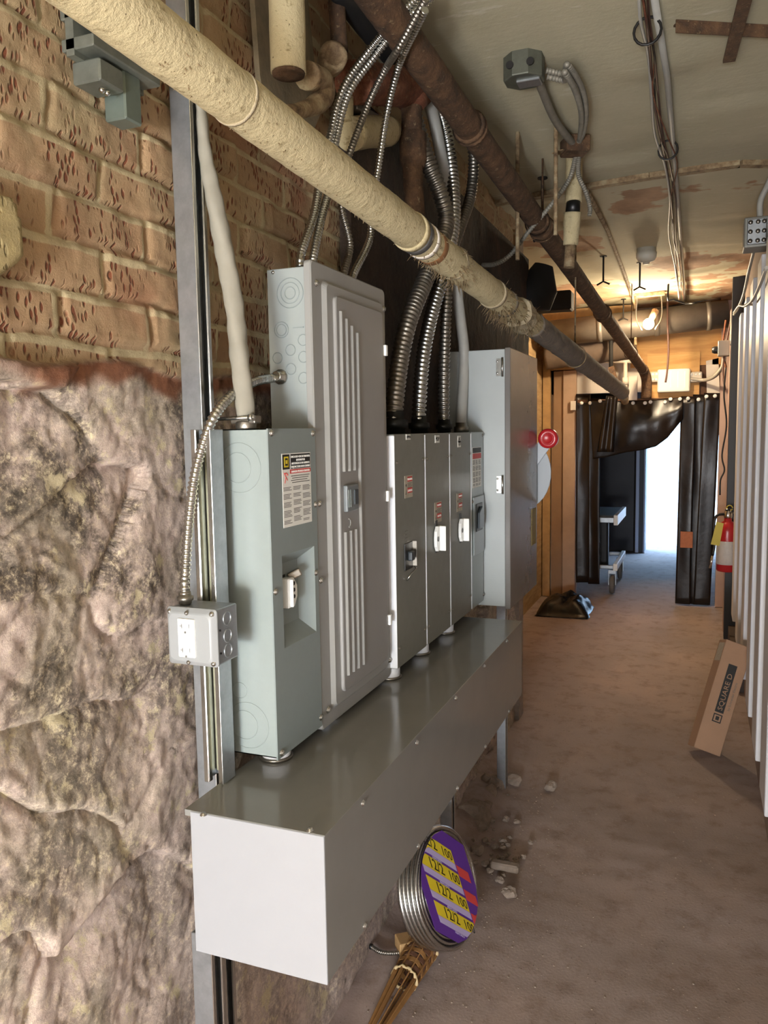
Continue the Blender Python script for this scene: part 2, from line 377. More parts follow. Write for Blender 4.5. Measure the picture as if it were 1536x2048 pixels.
# ================================================================== THE SETTING
def sst(a, b, x):
    t = min(1, max(0, (x-a)/(b-a))); return t*t*(3-2*t)
def wall_x(y): return -.898-.012*(y-1)
def wall_point(y, z):
    p = Vector((0, y, z)); x0 = wall_x(y)
    n1 = noise.noise(p*6); n2 = noise.noise(p*17+Vector((3, 0, 0))); n3 = noise.noise(p*45+Vector((7, 1, 0)))
    zt = 1.765+.018*noise.noise(Vector((0, y*5, 0)))-.03*sst(.75, .5, y)
    rub = sst(zt+.004, zt-.004, z)
    # brick courses
    bw, rh = .215, .075
    yy = y+.018*(noise.noise(p*9)); zz = z+.014*noise.noise(p*9+Vector((5, 5, 5)))
    row = math.floor(zz/rh); off = 0 if row % 2 else bw*.5
    col = math.floor((yy+off)/bw); fy = (yy+off)-col*bw; fz = zz-row*rh
    e = min(fy, bw-fy, fz, rh-fz); prot = sst(.001, .009, e)
    rnd = noise.cell(Vector((col*1.37, row*2.11, .5)))
    bx = x0-.012+.010*prot+.005*(rnd-.5)*prot+.004*n2+.0025*n3
    # rubble stones
    q = Vector((0, y*2.6+.22*n1+z*.8, z*4.2+.25*n1)); d, fp = noise.voronoi(q)
    stone = sst(.0, .10, d[1]-d[0]); g1 = noise.cell(fp[0]*7.3); g2 = noise.cell(fp[0]*3.1+Vector((4, 4, 4)))
    dq = q-fp[0]; tilt = .030*(dq.y*(g1-.5)+dq.z*(g2-.5))*2+.020*(g1-.5)
    q2 = Vector((0, y*8+z*2.5, z*11)); d2, _ = noise.voronoi(q2+Vector((9, n1, n2)))
    fr = noise.fractal(p*8, .7, 2.1, 6); fo = noise.noise(Vector((0, (y+z*.8)*6, (z-y*.9)*22)))
    amp = 1-.65*sst(1.14, 1.22, y)*sst(3.0, 2.6, y)
    rx = x0-.022+amp*(.006*stone+.5*tilt+.003*sst(0, .12, d2[1]-d2[0])+.0045*fr+.0015*fo)+.002*n2+.003*n3
    if y < 1.2: rx += .014*sst(zt-.16, zt-.02, z)*sst(1.2, 1.1, y)
    pl = 0
    lump = sst(.86, .85, y+.02*n2+.03*n1+.10*sst(1.90, 1.80, z))*sst(1.79, 1.80, z)*sst(1.98, 1.965, z+.02*n1)
    if lump > 0: bx = max(bx, x0+.03*lump+.004*n2); pl = lump
    x = bx*(1-rub)+rx*rub
    if 1.2 < y < 3.0: x = min(x, -.889)
    elif y >= 3.0: x = min(x, -.87)
    red = rub*sst(zt-.045-.02*n2, zt-.02-.02*n2, z)*sst(.72, .95, y+.1*n1)
    return x, rub, pl, red
def grid_mesh(name, ys, zs, fn, mat):
    vs = []; cols = []
    for y in ys:
        for z in zs:
            r = fn(y, z); vs.append((r[0], y, z)); cols.append((r[1], r[2], r[3], 1))
    nz = len(zs); fs = [(i*nz+j, (i+1)*nz+j, (i+1)*nz+j+1, i*nz+j+1) for i in range(len(ys)-1) for j in range(nz-1)]
    me = bpy.data.meshes.new(name); me.from_pydata(vs, [], fs); me.materials.append(M[mat])
    at = me.color_attributes.new('zone', 'FLOAT_COLOR', 'POINT')
    at.data.foreach_set('color', [c for q in cols for c in q])
    me.polygons.foreach_set('use_smooth', [True]*len(fs)); me.update()
    o = bpy.data.objects.new(name, me); COL.objects.link(o); return struct(o)
def lin(a, b, st): n = max(1, round((b-a)/st)); return [a+(b-a)*i/n for i in range(n+1)]
grid_mesh('wall_left', lin(-2.6, .5, .1)[:-1]+lin(.5, 1.5, .006)[:-1]+lin(1.5, 3.2, .012)[:-1]+lin(3.2, 4.42, .03),
          lin(-.02, .55, .03)[:-1]+lin(.55, 2.30, .006)[:-1]+lin(2.3, 2.78, .012), wall_point, 'wall')

# floor: one sheet from behind the viewer to the yard outside
def floor_z(x, y):
    h = .012*noise.noise(Vector((x*2.5, y*2.5, 0)))+.004*noise.noise(Vector((x*14, y*14, 3)))
    h *= sst(7.5, 6, y)
    bank = sst(-.74, -.92, x+.04*noise.noise(Vector((0, y*5, 1))))*(.05+.05*noise.noise(Vector((x*6, y*4, 2))))*sst(4.5, 3.5, y)
    return h-.006+max(0, bank)
vs = []; xs = lin(-3.2, -1.2, .4)[:-1]+lin(-1.2, .5, .03)[:-1]+lin(.5, 2.6, .3); ys = lin(-2.7, 1.2, .3)[:-1]+lin(1.2, 5, .03)[:-1]+lin(5, 16, .2)
b = B(); b.v = [(x, y, floor_z(x, y)) for x in xs for y in ys]; q = len(ys)
for i in range(len(xs)-1):
    for j in range(q-1): b.face((i*q+j, (i+1)*q+j, (i+1)*q+j+1, i*q+j+1), None, True)
struct(b.build('floor', 'floor'))
CZ = 2.75
def ceil_z(x, y): return CZ+.006*noise.noise(Vector((x*3, y*3, 5)))+.012*sst(.1, .2, noise.noise(Vector((x*1.5, y*1.5, 9))))
xs = lin(-3.2, -1.2, .5)[:-1]+lin(-1.2, .5, .05)[:-1]+lin(.5, 2.6, .5); ys = lin(-2.7, 1.2, .5)[:-1]+lin(1.2, 8, .05)[:-1]+lin(8, 11.4, .5)
b = B(); b.v = [(x, y, ceil_z(x, y)) for x in xs for y in ys]; q = len(ys)
for i in range(len(xs)-1):
    for j in range(q-1): b.face((i*q+j, i*q+j+1, (i+1)*q+j+1, (i+1)*q+j), None, True)
b.box(-3.3, 2.7, -2.8, 11.4, CZ+.08, CZ+.2)
struct(b.build('ceiling', 'ceil'))
struct(B().box(-3.2, 2.6, -2.8, -2.6, -.1, 2.9).build('wall_back', plain('rear_wall', '8f877c', .9)))

# right wall: low kerb, ribbed white sheet with its lower edge off the floor, plaster strip above
b = B(); b.box(.285, .42, -2.6, 6.75, -.05, 2.85); struct(b.build('wall_right', plain('kerb_wall', '958174', .9, 0, .15, 6)))
b = B(); b.box(.258, .284, -2.6, 6.55, .30, 2.40)
RIB = [2.46, 2.95, 3.45, 3.98, 4.58, 5.25, 5.95]
for i, y in enumerate([-2.3+.4*k for k in range(11)]+RIB):
    b.prism([(.258, y-.006, .295), (.234, y, .295), (.234, y+.25, .295), (.258, y+.256, .295)], (0, 0, 2.105))
ribbed = struct(b.build('trim_1', 'ribbed', None, .003, 1))
struct(B().box(.23, .285, 5.3, 6.62, .0, .11).build('baseboard_right', plain('sill_beam', '4d4038', .85, 0, .2, 8)))

# lath and plaster return on the left, beyond the masonry
b = B(); b.box(-3.2, -.93, 4.38, 4.5, -.05, 2.85, 'debris'); b.box(-1.55, -1.44, 4.45, 7.95, -.05, 2.85)
struct(b.build('wall_return', 'lath'))
# partition with the doorway
PY = 7.9
zc = 2.02
b = B(); b.box(-1.62, -1.40, PY, PY+.12, -.05, 2.85); b.box(-1.40, -1.12, PY+.02, PY+.12, -.05, 2.85, 'white_board'); b.box(.16, .9, PY, PY+.12, -.05, 2.85)
b.box(-1.62, .9, PY+.02, PY+.12, zc-.04, 2.85, 'white_board')
struct(b.build('wall_partition', 'wood'))
b = B(); b.box(-3.2, -3.05, 4.4, 11.3, -.05, 2.85); b.box(.9, 1.05, 6.75, 11.3, -.05, 2.85); b.box(-3.2, -1.6, 7.93, 8.02, -.05, 2.85); b.box(.4, .95, 6.70, 6.78, -.05, 2.85)
b.box(-3.2, -.67, 11.1, 11.3, -.05, 2.85); b.box(.35, 1.05, 11.1, 11.3, -.05, 2.85); b.box(-.67, .35, 11.1, 11.3, 2.1, 2.85)
struct(b.build('wall_far', plain('dark_far_wall', '3a3330', .9, 0, .35, 5)))
b = B(); b.box(-.75, -.66, 11.02, 11.32, 0, 2.14); b.box(.33, .42, 11.02, 11.32, 0, 2.14); b.box(-.75, .42, 11.02, 11.32, 2.06, 2.16)
struct(b.build('door_1', plain('door_frame_paint', '3b3f4a', .5)))
b = B(); b.box(-.775, -.735, 10.96, 11.02, 0, 2.14); b.box(-.675, -.655, 10.96, 11.02, 0, 2.14); struct(b.build('trim_12', plain('pale_blue_trim', 'b9c6e2', .5)))
struct(B().box(-2.6, 2.6, 14.2, 14.4, -.1, 3.2).build('wall_outside', plain('yard_concrete', 'd8d4cc', .9, 0, .12, 3)))
# timber trim round the partition
b = B()
def yrect(b, u0, u1, v0, v1, y, th, m=None):
    p = VY(u0, v0, y); q = VY(u1, v1, y); b.box(p.x, q.x, y, y+th, q.z, p.z, m)
b.box(-1.43, -1.36, PY-.06, PY, 0, 2.28); b.box(-1.43, -1.05, PY-.05, PY, 2.21, 2.29)
struct(b.build('trim_2', 'wood'))
struct(B().box(-1.35, -1.24, PY-.03, PY+.02, 0, 1.62).box(-1.33, -1.22, PY-.025, PY+.02, 1.62, 2.2).build('trim_3', plain('brown_board', '9a7a5c', .7, 0, .15, 6)))
struct(B().box(-1.235, -1.115, PY-.05, PY+.02, 0, 2.2).build('trim_4', plain('pale_plank', 'b79a82', .7, 0, .15, 6)))
struct(B().box(.155, .245, PY-.1, PY, 0, 2.75).build('trim_5', plain('pink_timber', 'c0a293', .7, 0, .1, 8)))
struct(B().box(.20, .285, 6.62, 6.72, 0, 2.75).build('trim_6', plain('black_post', '1c1a19', .5)))
struct(B().box(.20, .30, 6.85, 7.05, 0, 2.55).build('trim_7', plain('pink_jamb', 'b79a8c', .7, 0, .1, 8)))
# plywood header over the doorway, with a smaller sheet on top of it
b = B(); yrect(b, 1262, 1450, 650, 728, PY-.03, .03); struct(b.build('trim_8', 'ply'))
b = B(); yrect(b, 1295, 1398, 708, 800, PY-.05, .02); struct(b.build('trim_9', m_ply('plywood_sheet', 'dcae6e', 'c4924f')))
b = B(); yrect(b, 1398, 1450, 718, 800, PY-.02, .02); struct(b.build('trim_10', 'wood_dark'))
b = B(); b.prism([VY(1412, 722, PY-.03), VY(1437, 716, PY-.03), VY(1440, 800, PY-.03), VY(1414, 800, PY-.03)], (0, .012, 0)); struct(b.build('trim_11', 'white_board'))
# sooty board let into the wall, shade behind the conduits painted into its colour
b = B(); b.box(-.905, -.872, 2.0, 4.36, 1.25, 2.55); struct(b.build('wall_patch', 'soot_shade'))

# ================================================================== ELECTRICAL GEAR ON THE LEFT WALL
def strut(name, label, base, ax_open, ax_side, L, mat='galv', w=.041, d=.041, up=Z):
    """slotted channel: ax_open = direction the slot faces"""
    t = T(name, label, 'strut', base); o = Vector(base); a = Vector(ax_open); s = Vector(ax_side); th = .0025; c = o+up*L/2
    b = B(); b.obox(c-a*(d/2-th/2), s*w/2, a*th/2, up*L/2)
    for k in (-1, 1):
        b.obox(c+s*k*(w/2-th/2), s*th/2, a*d/2, up*L/2)
    b.build('channel_body', mat, t, .0008, 1)
    for k in (-1, 1):
        l = B(); l.obox(c+s*k*(w/2-.005)+a*(d/2-.0015), s*.0048, a*.0025, up*L/2); l.obox(c+s*k*(w/2-.0092)+a*(d/2-.006), s*.0014, a*.0055, up*L/2)
        l.build('lip', 'steel' if mat == 'galv' else mat, t, .001, 2)
    return t
strut('strut_channel', 'tall galvanised slotted strut on the brick wall behind the big wrapped pipe', (-.8665, 1.262, -.01), X, Y, 2.72)
s2 = strut('strut_channel', 'short bright strut standing on the grey trough behind the outlet box', (-.820, 1.218, 1.011), -Y, X, .648, 'galv')
B().box(-.836, -.804, 1.231, 1.2335, 1.02, 1.64).build('channel_back', 'galv_yellow', s2)
strut('strut_channel', 'bluish strut leg under the near end of the trough', (-.822, 1.16, -.01), X, Y, .76, 'galv')
strut('strut_channel', 'galvanised strut leg behind the shrink-wrapped cable coil', (-.80, 2.58, -.01), X, Y, .78, 'galv')
strut('strut_channel', 'galvanised strut leg standing in stone rubble beyond the trough', (-.82, 3.50, -.01), X, Y, 1.95, 'galv')

# ---- wireway trough
TX0, TX1, TY0, TY1, TZ0, TZ1 = -.800, -.546, 1.093, 2.62, .757, 1.009
tr = T('wireway_trough', 'long grey steel wireway trough running under the breaker boxes', 'trough', (-.67, 1.85, TZ0))
b = B(); b.box(TX0, TX1-.003, TY0+.004, TY1, TZ0, TZ1-.003); b.build('body', 'trough', tr, .002, 2)
B().box(TX1-.003, TX1, TY0+.003, TY1, TZ0-.002, TZ1-.002).build('front_cover', 'trough', tr, .0008, 1)
B().box(TX0, TX1+.001, TY0+.002, TY1, TZ1-.003, TZ1).build('top_cover', 'trough', tr, .0008, 1)
b = B(); b.box(TX0, TX1, TY0, TY0+.004, TZ0-.003, TZ1-.001)
b.build('end_plate', plain('end_plate_grey', '96979a', .36, 0, .03, 10), tr, .001, 1)
B().box(TX0-.014, TX0-.0005, TY0+.005, TY1, TZ1-.012, TZ1-.001).build('rear_flange', 'trough', tr)
for (u, v) in ((407, 1630), (620, 1661)): p = VZ(u, v, TZ1); screw(tr, (p.x, p.y, TZ1), Z, .005)
for (u, v) in ((725, 1606), (833, 1485), (911, 1396), (968, 1330), (1013, 1279)):
    p = VX(u, v, TX1); screw(tr, (TX1, min(p.y, TY1-.02), min(p.z, TZ1-.012)), X, .005)
for (u, v) in ((729, 1866), (836, 1700), (914, 1583), (970, 1493), (1017, 1423)):
    p = VX(u, v, TX1); screw(tr, (TX1, min(p.y, TY1-.02), max(p.z, TZ0+.006)), X, .005)

# ---- nipples between boxes and trough (each with its locknut ring)
def nipple(x, y, ztop, label, r=.029):
    t = T('conduit_nipple', label, 'conduit nipple', (x, y, TZ1))
    B().cyl((x, y, TZ1), (x, y, ztop), r, None, 28).build('sleeve', 'pvc', t)
    B().lathe((x, y, TZ1), Z, [(r*1.0, .0), (r*1.14, .0005), (r*1.14, .006), (r*1.0, .007)], 28).build('locknut', 'steel_dull', t)

# ---- box 1: enclosed breaker
X1, Y0, Y1, ZA, ZB, XB = -.727, 1.272, 1.462, 1.041, 1.659, -.838
bx = T('breaker_enclosure', 'grey breaker enclosure with large warning label, nearest box above the trough', 'breaker box', (-.78, 1.367, ZA))
b = B(); b.box(XB, XB+.002, Y0, Y1, ZA, ZB); b.box(XB, X1-.003, Y0, Y0+.002, ZA, ZB); b.box(XB, X1-.003, Y1-.002, Y1, ZA, ZB); b.box(XB, X1-.003, Y0, Y1, ZA, ZA+.002); b.box(XB, X1-.003, Y0, Y1, ZB-.002, ZB)
b.build('body', 'grey', bx)
# front cover with a dished recess
ry0, ry1, rz0, rz1 = 1.310, 1.446, 1.243, 1.421; iy0, iy1, iz0, iz1, dp = 1.328, 1.420, 1.275, 1.398, .026
b = B(); O = [(Y0, ZA-.004), (Y1, ZA-.004), (Y1, ZB), (Y0, ZB)]; R_ = [(ry0, rz0), (ry1, rz0), (ry1, rz1), (ry0, rz1)]; I_ = [(iy0, iz0), (iy1, iz0), (iy1, iz1), (iy0, iz1)]
k = 0; b.v = [(X1, *p) for p in O]+[(X1, *p) for p in R_]+[(X1-dp, *p) for p in I_]+[(X1-.003, *p) for p in O]
for i in range(4):
    j = (i+1) % 4; b.face((i, j, 4+j, 4+i)); b.face((4+i, 4+j, 8+j, 8+i)); b.face((i, 12+i, 12+j, j))
b.face((8, 9, 10, 11)); b.build('front_cover', plain('cover_grey', '828b89', .33, 0, .05, 30), bx)
# slot and toggle
B().box(X1-dp, X1-dp+.001, 1.350, 1.366, 1.313, 1.375).build('slot', 'black', bx)
t_ = B(); t_.prism([(X1-dp+.001, 1.344, 1.312), (X1-dp+.001, 1.344, 1.370), (X1-dp+.001, 1.368, 1.370), (X1-dp+.001, 1.382, 1.352), (X1-dp+.001, 1.382, 1.330), (X1-dp+.001, 1.370, 1.312)], (.018, 0, 0))
t_.box(X1-dp+.019, X1-dp+.026, 1.350, 1.354, 1.314, 1.368)
tg = t_.build('padlock_plate', 'white', bx, .0015, 2)
for z in (1.332, 1.345, 1.358): B().cyl((X1-dp+.019, 1.368, z), (X1-dp+.0196, 1.368, z), .0040, None, 12).build('hole', 'black', tg)
B().bar((X1-dp+.001, 1.378, 1.366), (X1-dp+.022, 1.392, 1.378), .012, .016).build('toggle', 'steel_dull', bx, .003, 2)
for (y, z) in ((Y0+.012, ZB-.008), (Y1-.010, ZB-.010), (Y1-.006, 1.505), (Y1-.012, 1.365), (Y0+.010, 1.358), (Y0+.014, ZA+.006), (Y1-.006, ZA+.016)): screw(bx, (X1, y, z), X, .0055)
for (x, z, R) in ((-.790, 1.588, .046), (-.793, 1.588, .028), (-.790, 1.098, .045), (-.797, 1.098, .028), (-.805, 1.165, .015)): knock(bx, (x, Y0-.0004, z), -Y, R, .0008)
# big label
def label_sheet(parent, x, y0, y1, z0, z1, mat='paper'):
    return B().box(x-.0002, x+.0006, y0, y1, z0, z1).build('warning_label', mat, parent)
lb = label_sheet(bx, X1, 1.320, 1.438, 1.472, 1.612)
b = B(); xx = X1+.0008
b.box(X1+.0005, xx, 1.322, 1.350, 1.582, 1.610, 'black'); b.box(X1+.0005, xx, 1.354, 1.436, 1.582, 1.610, 'black')
b.prism([(xx, 1.328, 1.586), (xx, 1.345, 1.586), (xx, 1.345, 1.606), (xx, 1.328, 1.606)], (.0003, 0, 0), 'yellow')
b.box(xx, xx+.0005, 1.331, 1.342, 1.589, 1.603, 'black'); b.box(xx, xx+.0008, 1.3335, 1.3395, 1.5925, 1.5995, 'yellow')
for i, t in enumerate(('ENCLOSED CIRCUIT BREAKER', 'INTERRUPTER', 'AUTOMÁTICO EN GABINETE', 'DISJONCTEUR SOUS COFFRET')): b.text(t, (xx+.0002, 1.395, 1.603-.0064*i), Y, Z, .0058, 'paper', align='CENTER')
b.box(X1+.0005, xx, 1.350, 1.437, 1.573, 1.581, 'red_label'); b.text('DANGER / PELIGRO / DANGER', (xx+.0002, 1.394, 1.5748), Y, Z, .0056, 'paper', align='CENTER')
b.ring((xx, 1.334, 1.569), X, .006, .0012, 12, 5, 'red_label', (0.2, 2.4)); b.bar((xx, 1.326, 1.576), (xx, 1.340, 1.561), .0015, .0006, X, 'red_label'); b.bar((xx, 1.334, 1.568), (xx, 1.329, 1.556), .0015, .0006, X, 'red_label')
for i in range(4): b.box(X1+.0005, xx, 1.354+.004*(i % 2), 1.432-.005*(i % 3), 1.5675-.0042*i, 1.5690-.0042*i, 'ink_soft')
rr = random.Random(3)
for c in range(3):
    z = 1.548; y = 1.323+c*.039
    while z > 1.479:
        nl = rr.randint(3, 5)
        for _ in range(nl):
            if z < 1.479: break
            b.box(X1+.0005, xx, y, y+.034*rr.uniform(.7, 1), z-.0012, z, 'ink_soft'); z -= .0027
        z -= .005
b.build('print', None, lb)
nipple(-.772, 1.345, ZA, 'white pipe nipple under the nearest breaker box')

# ---- box 2: tall panelboard
PX, PY0, PY1, PZ0, PZ1 = -.7285, 1.464, 1.868, 1.023, 1.995
pn = T('panelboard', 'tall beige-grey panelboard with ribbed door, second box from the near end', 'electrical panel', (-.78, 1.66, PZ0))
sb = B(); ys = PY0+.018; sb.prism([(-.838, ys, PZ0+.02), (-.838, PY1-.018, PZ0+.02), (PX-.016, PY1-.018, PZ0+.02), (PX-.016, ys, PZ0+.02)], (0, 0, PZ1-PZ0-.03))
sb.build('back_box', plain('panel_side_grey', '9aa09d', .36, 0, .04, 20), pn, .002, 2)
b = B()
def rrect(x, y0, y1, z0, z1, r, n=5):
    out = []
    for cy, cz, a in ((y1-r, z1-r, 0), (y0+r, z1-r, 90), (y0+r, z0+r, 180), (y1-r, z0+r, 270)):
        for i in range(n+1):
            t = math.radians(a+90*i/n); out.append(Vector((x, cy+r*math.cos(t), cz+r*math.sin(t))))
    return out
def steps(b, lst, m=None): # nested rounded rectangles -> stepped front
    b.rings([rrect(*q) for q in lst], m, False, True)
steps(b, [(PX-.016, PY0, PY1, PZ0, PZ1, .012), (PX-.003, PY0, PY1, PZ0, PZ1, .012), (PX, PY0+.003, PY1-.003, PZ0+.003, PZ1-.003, .012),
          (PX, PY0+.047, PY1-.027, PZ0+.030, PZ1-.032, .016), (PX+.008, PY0+.056, PY1-.035, PZ0+.038, PZ1-.040, .014)])
b.build('trim_cover', 'grey_warm', pn, .0015, 2)
dx = PX+.008; dy0, dy1, dz0, dz1 = 1.548, 1.816, 1.082, 1.935
b = B(); steps(b, [(dx-.001, dy0, dy1, dz0, dz1, .014), (dx+.005, dy0, dy1, dz0, dz1, .014), (dx+.007, dy0+.003, dy1-.003, dz0+.003, dz1-.003, .012)])
door = b.build('door', plain('panel_door_grey', '8c8a87', .36, 0, .04, 20), pn, .001, 2)
for i, y in enumerate((1.572, 1.600, 1.628, 1.657)):
    zt = 1.905-.012*i; full = i == 3
    for (a, c) in (((1.115, zt),) if full else ((1.115, 1.435), (1.565, zt))):
        B().prism([(dx+.006, y-.009, a), (dx+.0115, y-.004, a), (dx+.0115, y+.002, a), (dx+.006, y+.006, a)], (0, 0, c-a)).build('rib', 'grey_warm', door, .0015, 2)
lt = B(); lt.box(dx+.006, dx+.016, 1.566, 1.628, 1.478, 1.536); lt = lt.build('latch', plain('latch_grey', '6f7476', .4), pn, .003, 2)
B().box(dx+.0155, dx+.0185, 1.602, 1.620, 1.492, 1.524).build('latch_slide', plain('latch_dark', '3c4348', .4), lt)
B().box(dx+.0155, dx+.017, 1.572, 1.576, 1.488, 1.526).box(dx+.0155, dx+.017, 1.582, 1.586, 1.488, 1.526).build('latch_grip', 'grey', lt)
b = B(); b.ring((dx+.0075, 1.590, 1.452), X, .009, .0012, 14, 5, None, (-1.57, 1.57)); b.build('emblem', 'grey_warm', door)
for z in (1.845, 1.492, 1.182): B().box(dx+.002, dx+.012, 1.820, 1.833, z-.013, z+.013).build('hinge_clip', 'white', pn, .002, 2)
for (y, z) in ((PY0+.022, PZ1-.045), (PY1-.014, PZ1-.047), (PY0+.012, 1.505), (PY0+.010, 1.345), (PY0+.028, PZ0+.038), (PY1-.012, PZ0+.045)): screw(pn, (PX+.001, y, z), X, .006)
for (u, v, R, nr) in ((580, 586, .030, 3), (563, 660, .016, 2), (607, 680, .011, 1), (581, 700, .011, 1), (607, 714, .011, 1), (555, 716, .011, 1), (582, 738, .011, 1), (607, 756, .011, 1)):
    p = VY(u, v, ys); [knock(pn, (min(p.x, PX-.03), ys-.0006, p.z), -Y, R*(1-.3*i), .001) for i in range(nr)]
p = VY(597, 655, ys); B().bar((p.x-.012, ys-.0004, p.z), (p.x+.012, ys-.0004, p.z), .004, .002).build('slot_knockout', 'grey', pn)
for (u, v) in ((546, 545), (612, 543)): p = VY(u, v, ys); screw(pn, (min(p.x, PX-.02), ys, p.z), -Y, .003)
nipple(-.775, 1.60, PZ0+.03, 'short grey nipple under the tall panelboard', .026)

# ---- three old narrow switches and a newer one
SX, SZ0, SZ1 = -.709, 1.044, 1.643
def switch_box(y0, y1, z0, label, cat='breaker box'):
    t = T('breaker_enclosure', label, cat, (-.775, (y0+y1)/2, z0))
    B().box(-.838, SX-.004, y0+.004, y1-.004, z0+.006, SZ1-.002).build('body', 'grey', t, .002, 2)
    b = B(); b.box(SX-.003, SX, y0, y1-.002, z0, SZ1); b.box(SX-.02, SX, y0, y0+.003, z0, SZ1); b.box(SX-.02, SX-.002, y0, y1-.002, SZ1-.002, SZ1)
    b.build('front_cover', 'grey_old', t, .001, 2)
    B().box(SX-.035, SX+.0003, y0-.0012, y0+.0012, z0+.002, SZ1-.004).build('edge_flange', 'pvc', t)
    return t
def warn(parent, u, v, w=.060, h=.058):
    p = VX(u, v, SX); y, z = p.y, p.z
    lb = B().box(SX, SX+.0006, y-w/2, y+w/2, z-h/2, z+h/2).build('warning_label', 'paper_old', parent)
    b = B(); q = SX+.0007
    b.box(SX, q, y-w/2+.020, y+w/2-.002, z+h/2-.016, z+h/2-.003, 'red_label'); b.box(SX, q, y-w/2+.020, y+w/2-.002, z-h/2+.012, z-h/2+.026, 'red_label')
    b.text('WARNING', (q, y+.010, z+h/2-.0125), Y, Z, .0078, 'paper', align='CENTER'); b.text('DANGER', (q, y+.010, z-h/2+.0155), Y, Z, .0085, 'paper', align='CENTER')
    for i in range(4): b.box(SX, q, y-w/2+.021, y+w/2-.006*(i % 2)-.003, z+.008-i*.0036, z+.0096-i*.0036, 'ink_soft')
    b.prism([(q, y-.026, z-.02), (q, y-.018, z-.005), (q, y-.020, z-.02)], (.0002, 0, 0), 'ink'); b.sphere((q, y-.020, z+.004), .004, 8, 'ink', (.1, 1, 1))
    b.build('print', None, lb)
def tag_plate(parent, u, v, txt, w=.032, h=.014):
    p = VX(u, v, SX); lb = B().box(SX, SX+.0012, p.y-w/2, p.y+w/2, p.z-h/2, p.z+h/2).build('name_tag', 'paper', parent)
    B().text(txt, (SX+.0014, p.y, p.z-h*.25), Y, Z, h*.75, 'ink', align='CENTER').build('print', None, lb)
def handle_plate(parent, u, v, s=1.0):
    p = VX(u, v, SX); y, z = p.y, p.z
    B().box(SX, SX+.002, y-.013*s, y+.006*s, z-.042*s, z+.052*s).build('slot', 'black', parent)
    pts = [(-.030, -.022), (-.018, -.036), (.010, -.036), (.026, -.022), (.032, .004), (.026, .026), (.014, .036), (-.016, .036), (-.029, .022), (-.033, 0)]
    b = B(); b.prism([(SX+.002, y+a*s, z+c*s) for a, c in pts], (.010, 0, 0)); b.box(SX+.012, SX+.030, y-.006*s, y-.002*s, z-.036*s, z+.036*s); b.box(SX+.012, SX+.026, y+.003*s, y+.006*s, z-.036*s, z+.036*s)
    h = b.build('handle_guard', 'white', parent, .002, 2)
    for dy in (-.020, .019): B().cyl((SX+.0122, y+dy*s, z), (SX+.0130, y+dy*s, z), .0075*s, None, 14).build('hole', 'black', h)
sw = switch_box(1.866, 2.100, 1.044, 'old narrow grey switch box with a small black toggle window, left of three')
tag_plate(sw, 816, 874, 'LIMPIA'); warn(sw, 817, 973)
p = VX(816, 1112, SX); B().box(SX, SX+.003, p.y-.030, p.y+.030, p.z-.036, p.z+.036).build('toggle_window', 'black', sw, .003, 2)
B().box(SX+.003, SX+.016, p.y-.012, p.y+.014, p.z-.012, p.z+.014).build('toggle', plain('toggle_dark', '33383c', .35), sw, .004, 2)
B().tube([(SX+.003, p.y-.022, p.z-.062), (SX+.014, p.y-.014, p.z-.044), (SX+.016, p.y+.02, p.z-.036), (SX+.004, p.y+.036, p.z-.030)], .0022, 8).build('padlock_hasp', 'steel', sw)
B().box(SX, SX+.014, p.y+.030, p.y+.033, p.z-.03, p.z+.036).build('window_flange', 'steel_dull', sw)
b = B()
for i in range(7): q = VX(812, 1062+i*7, SX); b.box(SX, SX+.0005, q.y-.012, q.y+.012*(1-.3*(i % 2)), q.z-.001, q.z+.001)
b.build('embossed_text', 'ink_soft', sw)
sw2 = switch_box(2.108, 2.334, 1.044, 'old narrow grey switch box with white handle guard, middle of three')
tag_plate(sw2, 874, 878, 'MDP', .040, .022); warn(sw2, 876, 1024, .066, .060); handle_plate(sw2, 873, 1076)
sw3 = switch_box(2.342, 2.578, 1.044, 'old narrow grey switch box with two name tags, right of three')
tag_plate(sw3, 918, 878, 'AC', .034, .02); tag_plate(sw3, 918, 888, 'CU', .034, .02); warn(sw3, 919, 1004, .062, .058); handle_plate(sw3, 921, 1059)
for t, (a, c) in ((sw, (1.866, 2.1)), (sw2, (2.108, 2.334)), (sw3, (2.342, 2.578))):
    for y in (a+.014, c-.014):
        for z in (1.095, 1.572): screw(t, (SX, y, z), X, .004, 'steel_dull')
sw4 = switch_box(2.586, 2.745, 1.044, 'newer grey breaker box with long printed label beside the tall cabinet')
for ob in sw4.children:
    if ob.name.startswith('front_cover'): ob.data.materials[0] = M['grey']
p = VX(950, 935, SX); lb = B().box(SX, SX+.0006, 2.60, 2.715, 1.455, 1.592).build('warning_label', 'paper', sw4)
b = B(); b.box(SX, SX+.0008, 2.602, 2.713, 1.573, 1.590, 'ink'); b.box(SX, SX+.0008, 2.602, 2.713, 1.553, 1.571, 'red_label')
for c in range(3):
    for i in range(22):
        if i % 5 != 4: b.box(SX, SX+.0008, 2.604+.037*c, 2.604+.037*c+.032*rr.uniform(.7, 1), 1.546-.0040*i, 1.548-.0040*i, 'ink_soft')
b.build('print', None, lb)
B().box(SX, SX+.006, 2.600, 2.735, 1.225, 1.425).build('handle_pan', plain('pan_grey', '878f90', .3), sw4, .004, 2)
B().box(SX+.006, SX+.009, 2.62, 2.70, 1.305, 1.40).build('slot', 'black', sw4, .002, 2)
B().prism([(SX+.009, 2.632, 1.315), (SX+.009, 2.685, 1.315), (SX+.009, 2.695, 1.355), (SX+.009, 2.670, 1.39), (SX+.009, 2.632, 1.37)], (.008, 0, 0)).build('padlock_plate', plain('dark_plate', '4a5054', .3, .4), sw4, .002, 2)
